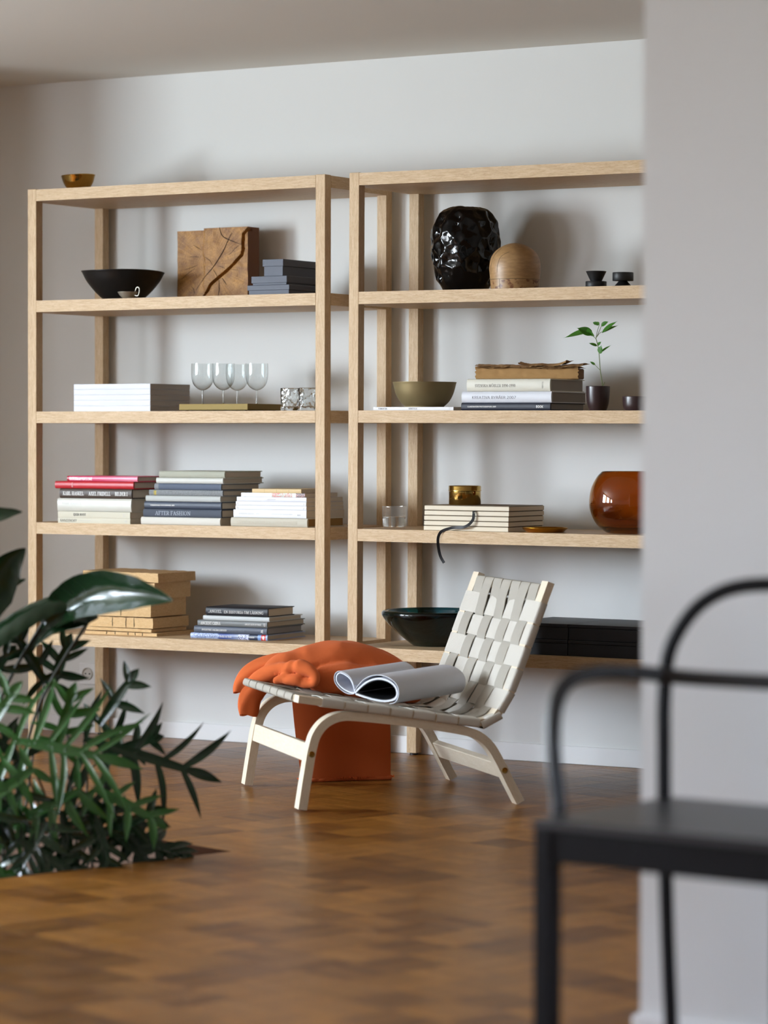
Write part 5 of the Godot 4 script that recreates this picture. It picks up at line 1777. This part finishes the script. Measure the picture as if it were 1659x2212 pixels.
# ------------------------------------------------------------------ chair in the foreground
func rope_chair() -> void:
	var t := thing("rope_chair", "blurred black chair with a tubular hoop back and rope arms in the right foreground", "chair", at(4.398, 0, 4.773, -0.1112))
	# local: x along the front rail, -z to the rear
	var sy := 0.488
	var b := MB.new()
	b.prism([Vector2(0.0, 0.0), Vector2(0.49, 0.0), Vector2(0.475, 0.405), Vector2(0.015, 0.405)], 0.0, 0.014, Transform3D(Basis(Vector3.RIGHT, Vector3(0, 0, -1), Vector3.UP), Vector3(0, sy - 0.014, 0)))
	part("seat", b, M.seat_black, t)
	b = MB.new()
	b.box(Vector3(0.034, sy - 0.072, -0.03), Vector3(0.456, sy - 0.0145, -0.006), 0.002)
	part("front_rail", b, M.chair_black, t)
	for s in [0, 1]:
		b = MB.new()
		var x := 0.006 if s == 0 else 0.457
		b.box(Vector3(x, sy - 0.075, -0.385), Vector3(x + 0.022, sy - 0.0145, -0.034), 0.002)
		part("side_rail", b, M.chair_black, t)
		b = MB.new()
		x = 0.0 if s == 0 else 0.455
		b.box(Vector3(x, 0, -0.037), Vector3(x + 0.035, sy - 0.004, -0.001), 0.003)
		part("leg", b, M.chair_black, t)
	b = MB.new()
	b.box(Vector3(0.03, sy - 0.07, -0.4), Vector3(0.46, sy - 0.0145, -0.38), 0.002)
	part("rear_rail", b, M.chair_black, t)
	var hoop := [Vector3(0.022, 0.0, -0.41), Vector3(0.018, 0.25, -0.395), Vector3(0.014, 0.45, -0.39), Vector3(0.012, 0.58, -0.39), Vector3(0.0115, 0.67, -0.392), Vector3(0.02, 0.748, -0.396), Vector3(0.057, 0.811, -0.402), Vector3(0.104, 0.847, -0.406), Vector3(0.161, 0.865, -0.408), Vector3(0.245, 0.8705, -0.41)]
	var full := hoop.duplicate()
	for k in range(hoop.size() - 2, -1, -1):
		full.append(Vector3(0.49 - hoop[k].x, hoop[k].y, hoop[k].z))
	b = MB.new()
	b.tube(curve(full, 8), 0.0128, 18)
	part("hoop_back", b, M.chair_black, t)
	var rope := [Vector3(-0.012, sy - 0.05, -0.095), Vector3(-0.014, sy + 0.02, -0.097), Vector3(-0.026, 0.565, -0.102), Vector3(-0.041, 0.63, -0.12), Vector3(-0.052, 0.675, -0.15), Vector3(-0.054, 0.703, -0.19), Vector3(-0.042, 0.714, -0.245), Vector3(-0.014, 0.712, -0.32), Vector3(0.012, 0.705, -0.378), Vector3(0.09, 0.702, -0.386), Vector3(0.245, 0.702, -0.392)]
	full = rope.duplicate()
	for k in range(rope.size() - 2, -1, -1):
		full.append(Vector3(0.49 - rope[k].x, rope[k].y, rope[k].z))
	b = MB.new()
	b.tube(curve(full, 8), 0.0138, 14)
	part("rope_armrest", b, M.rope_black, t)

# ------------------------------------------------------------------ plants in the pit
# a deeply cut leaf: midrib with a narrow web and long curved lobes on both sides
func lacy_leaf(base: Vector3, tip: Vector3, n: int, spread: float, nrm: Vector3, droop: float) -> MB:
	var b := MB.new()
	var ax := tip - base
	var L := ax.length()
	var dx := ax.normalized()
	var sd := dx.cross(nrm).normalized()
	var nn := sd.cross(dx).normalized()
	var lobe := func(p0: Vector3, dir: Vector3, side: Vector3, len: float, w: float, bend: float) -> void:
		var pts := []
		var nv := 10
		for j in nv:
			var u := j / (nv - 1.0)
			var ww := w * (0.42 + 0.58 * sin(PI * pow(u, 0.75) * 0.93)) * (1.0 - pow(u, 5.0))
			var c := p0 + dir * (len * u) + side * (bend * len * u * u) - nn * (droop * len * u * u)
			for i in 5:
				var s := i / 2.0 - 1.0
				pts.append(c + side * (s * ww * 0.5) + nn * (absf(s) * ww * 0.16))
		b.grid(pts, 5, nv)
	# web along the midrib
	var pts := []
	for j in 14:
		var u := j / 13.0
		var w := 0.008 + 0.007 * sin(PI * u)
		var c := base + ax * u - nn * (droop * 0.4 * L * u * u)
		for i in 5:
			var s := i / 2.0 - 1.0
			pts.append(c + sd * (s * w) + nn * (absf(s) * w * 0.3))
	b.grid(pts, 5, 14)
	for k in n:
		var u := 0.04 + 0.82 * k / float(n - 1)
		for s in [-1.0, 1.0]:
			var uu := clampf(u + rng.randf_range(-0.04, 0.04), 0.02, 0.92)
			var ang: float = lerpf(1.75, 0.5, pow(uu, 0.9)) + rng.randf_range(-0.12, 0.12)
			var dir: Vector3 = dx * cos(ang) + sd * s * sin(ang)
			var side: Vector3 = (dir.cross(nn)).normalized()
			var len := spread * (0.62 + 0.38 * sin(PI * (0.25 + 0.6 * uu))) * rng.randf_range(0.8, 1.1)
			lobe.call(base + ax * uu - nn * (droop * 0.4 * L * uu * uu), dir, side, len * 1.12, rng.randf_range(0.018, 0.026), rng.randf_range(0.08, 0.34) * s * (1.0 if rng.randf() < 0.75 else -0.6))
	lobe.call(base + ax * 0.9 - nn * (droop * 0.33 * L), (ax - nn * droop * 0.5 * L).normalized(), sd, spread * 0.62, 0.03, 0.0)
	return b

func big_leaf(pts: Array, widths: Array, side: Vector3, fold: float, wave: float) -> MB:
	var p := curve(pts, 8)
	var b := MB.new()
	var g := []
	var nu := 17
	var n := p.size()
	for j in n:
		var t: Vector3 = ((p[mini(j + 1, n - 1)] as Vector3) - p[maxi(j - 1, 0)]).normalized()
		var f := float(j) / 8.0
		var w: float = lerpf(widths[int(f)], widths[mini(int(f) + 1, widths.size() - 1)], f - int(f))
		var sd := (side - t * side.dot(t)).normalized()
		var nn := sd.cross(t).normalized()
		for i in nu:
			var s := i / 8.0 - 1.0
			var rib := 0.0012 * sin(j * 1.55 + absf(s) * 2.5) * absf(s)
			g.append(p[j] + sd * (s * w * 0.5) + nn * (absf(s) * absf(s) * fold * w * 0.5 + wave * w * 0.12 * sin(j * 0.33 + s * 1.4) * absf(s) + rib))
	b.grid(g, nu, n)
	return b

func plants() -> void:
	var xf := Transform3D(Basis(Vector3.UP, 0.54129), Vector3(1.88, 0, 2.744))
	var t := thing("lacy_leaved_plant", "dark green plant with deeply cut leaves growing from the floor pit", "plant", xf)
	var root := Vector3(0.0, -0.17, 0.05)
	for q in [
			[Vector3(-0.111, 0.325, 0.160), Vector3(0.142, 0.297, 0.260), 6, 0.186, Vector3(-0.1, 0.45, 0.9), 0.25, 0],
			[Vector3(0.062, 0.315, 0.020), Vector3(0.369, 0.235, 0.060), 5, 0.159, Vector3(0.1, 0.35, 0.93), 0.2, 1],
			[Vector3(-0.052, 0.463, -0.060), Vector3(-0.124, 0.587, -0.040), 4, 0.089, Vector3(0.1, 0.2, 0.95), 0.1, 1],
			[Vector3(0.102, 0.349, 0.000), Vector3(0.188, 0.479, 0.020), 3, 0.077, Vector3(-0.3, 0.25, 0.9), 0.1, 1],
			[Vector3(0.105, 0.203, 0.200), Vector3(0.270, 0.139, 0.260), 4, 0.089, Vector3(0.0, 0.6, 0.8), 0.3, 0],
			[Vector3(0.093, 0.064, 0.120), Vector3(0.263, 0.136, 0.140), 4, 0.082, Vector3(-0.2, 0.2, 0.95), 0.1, 1],
			[Vector3(0.149, 0.071, 0.060), Vector3(0.349, 0.017, 0.060), 6, 0.077, Vector3(0.1, 0.7, 0.7), 0.3, 1],
			[Vector3(-0.012, 0.120, 0.240), Vector3(-0.087, 0.002, 0.280), 5, 0.104, Vector3(-0.2, 0.5, 0.85), 0.3, 1],
			[Vector3(0.074, 0.201, 0.220), Vector3(-0.099, 0.120, 0.250), 5, 0.107, Vector3(0.1, 0.5, 0.85), 0.3, 0],
			[Vector3(-0.176, 0.343, 0.240), Vector3(-0.097, 0.461, 0.260), 4, 0.082, Vector3(-0.2, 0.3, 0.9), 0.1, 0],
			[Vector3(-0.211, 0.263, 0.200), Vector3(-0.119, 0.077, 0.250), 5, 0.089, Vector3(0.2, 0.4, 0.9), 0.2, 1],
			[Vector3(-0.074, 0.201, 0.240), Vector3(-0.198, 0.077, 0.280), 5, 0.087, Vector3(0.1, 0.5, 0.85), 0.3, 1],
			[Vector3(0.025, 0.145, 0.200), Vector3(0.052, 0.000, 0.240), 5, 0.092, Vector3(-0.1, 0.45, 0.9), 0.25, 1],
			[Vector3(-0.031, 0.448, -0.080), Vector3(0.010, 0.562, -0.060), 4, 0.077, Vector3(-0.1, 0.2, 0.97), 0.05, 1],
			[Vector3(0.050, 0.188, 0.100), Vector3(0.217, 0.062, 0.100), 5, 0.077, Vector3(0.2, 0.4, 0.9), 0.2, 1],
			[Vector3(-0.142, 0.052, 0.340), Vector3(-0.097, -0.066, 0.360), 3, 0.045, Vector3(0.0, 0.5, 0.85), 0.2, 0],
			[Vector3(-0.087, 0.077, 0.260), Vector3(0.081, -0.017, 0.280), 5, 0.077, Vector3(0.1, 0.5, 0.85), 0.2, 1],
			[Vector3(0.155, 0.095, 0.100), Vector3(0.254, -0.012, 0.120), 5, 0.072, Vector3(0.2, 0.5, 0.85), 0.2, 1],
			[Vector3(-0.217, 0.448, 0.000), Vector3(-0.139, 0.545, 0.000), 4, 0.064, Vector3(-0.1, 0.3, 0.95), 0.1, 1],
			[Vector3(0.211, 0.064, 0.020), Vector3(0.307, -0.005, 0.020), 4, 0.057, Vector3(0.1, 0.6, 0.8), 0.2, 1],
			[Vector3(-0.087, 0.263, 0.120), Vector3(-0.211, 0.362, 0.140), 5, 0.092, Vector3(0.1, 0.4, 0.9), 0.2, 1],
			[Vector3(-0.043, 0.263, 0.260), Vector3(-0.149, 0.188, 0.300), 4, 0.074, Vector3(0.1, 0.4, 0.9), 0.25, 0],
			[Vector3(0.000, 0.300, 0.080), Vector3(0.037, 0.436, 0.100), 4, 0.087, Vector3(-0.1, 0.2, 0.95), 0.1, 0],
			[Vector3(0.111, 0.263, -0.050), Vector3(0.248, 0.312, -0.040), 4, 0.064, Vector3(0.0, 0.4, 0.9), 0.1, 1],
			[Vector3(0.099, 0.151, 0.200), Vector3(0.149, 0.017, 0.240), 5, 0.077, Vector3(0.1, 0.45, 0.9), 0.25, 1],
			[Vector3(-0.136, 0.151, 0.300), Vector3(-0.235, 0.002, 0.340), 5, 0.087, Vector3(0.1, 0.5, 0.85), 0.25, 1],
			]:
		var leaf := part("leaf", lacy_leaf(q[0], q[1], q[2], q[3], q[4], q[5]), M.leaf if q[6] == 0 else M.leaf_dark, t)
		var b := MB.new()
		var foot := root + Vector3(rng.randf_range(-0.16, 0.12), 0, rng.randf_range(-0.06, 0.08))
		var mid: Vector3 = foot.lerp(q[0], 0.55) + Vector3(rng.randf_range(-0.03, 0.03), 0.06, rng.randf_range(-0.03, 0.03))
		b.tube(curve([foot, mid, q[0]], 6), [0.0035, 0.0034, 0.0034, 0.0033, 0.0032, 0.0031, 0.003, 0.003, 0.0029, 0.0028, 0.0027, 0.0026, 0.0024], 7)
		part("leaf_stalk", b, M.stem, leaf)
	var r := MB.new()
	for k in 12:
		var a := rng.randf() * TAU
		var p0 := root + Vector3(rng.randf_range(-0.12, 0.1), 0.06, rng.randf_range(0.0, 0.1))
		r.tube(curve([p0, p0 + Vector3(cos(a) * 0.08, 0.05, sin(a) * 0.06 + 0.05), p0 + Vector3(cos(a) * 0.16, -0.05, sin(a) * 0.1 + 0.08)], 6), 0.003, 6)
	part("aerial_root", r, M.root, t)
	# second plant: long glossy blades rising at the left edge
	t = thing("broad_leaved_plant", "plant with large glossy drooping blades at the left, above the cut-leaved one", "plant", xf)
	var U := func(x, y, z := 0.0): return Vector3((x - 130) * 0.0012386, (1852 - y) * 0.0012386, z)
	for q in [[[U.call(88, 1352, 0.0), U.call(134, 1324, 0.04), U.call(190, 1294, 0.10), U.call(252, 1278, 0.17), U.call(320, 1276, 0.235), U.call(388, 1286, 0.29)], [0.02, 0.09, 0.12, 0.12, 0.085, 0.004], Vector3(0.12, 0.98, -0.1), -0.7, 0.35],
			[[U.call(205, 1318, 0.03), U.call(160, 1335, 0.05), U.call(120, 1360, 0.06), U.call(76, 1402, 0.05)], [0.05, 0.075, 0.06, 0.006], Vector3(0.45, 0.75, -0.35), 0.5, 0.6],
			[[U.call(-70, 1420, 0.06), U.call(-10, 1372, 0.06), U.call(60, 1328, 0.06), U.call(130, 1300, 0.05), U.call(235, 1280, 0.05)], [0.05, 0.075, 0.072, 0.055, 0.004], Vector3(0.28, 0.80, -0.45), 0.3, 0.3],
			[[U.call(-40, 1345, 0.03), U.call(-12, 1285, 0.03), U.call(15, 1228, 0.03), U.call(55, 1186, 0.02)], [0.05, 0.10, 0.085, 0.004], Vector3(0.85, 0.45, -0.2), 0.4, 0.3],
			[[U.call(-10, 1292, 0.0), U.call(18, 1268, 0.0), U.call(53, 1253, 0.0)], [0.01, 0.026, 0.003], Vector3(0.3, 0.9, -0.2), 0.4, 0.2],
			[[U.call(-80, 1160, 0.03), U.call(-20, 1122, 0.03), U.call(48, 1107, 0.02)], [0.06, 0.065, 0.004], Vector3(0.2, 0.75, -0.6), -0.3, 0.3]]:
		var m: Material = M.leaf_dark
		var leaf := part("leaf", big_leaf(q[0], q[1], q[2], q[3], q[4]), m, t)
		var b := MB.new()
		var foot := Vector3(-0.20 + rng.randf_range(-0.05, 0.05), -0.17, rng.randf_range(-0.02, 0.06))
		b.tube(curve([foot, foot.lerp(q[0][0], 0.6) + Vector3(-0.06, 0.03, 0), q[0][0], q[0][1]], 6), 0.0045, 8)
		part("leaf_stalk", b, M.stem, leaf)
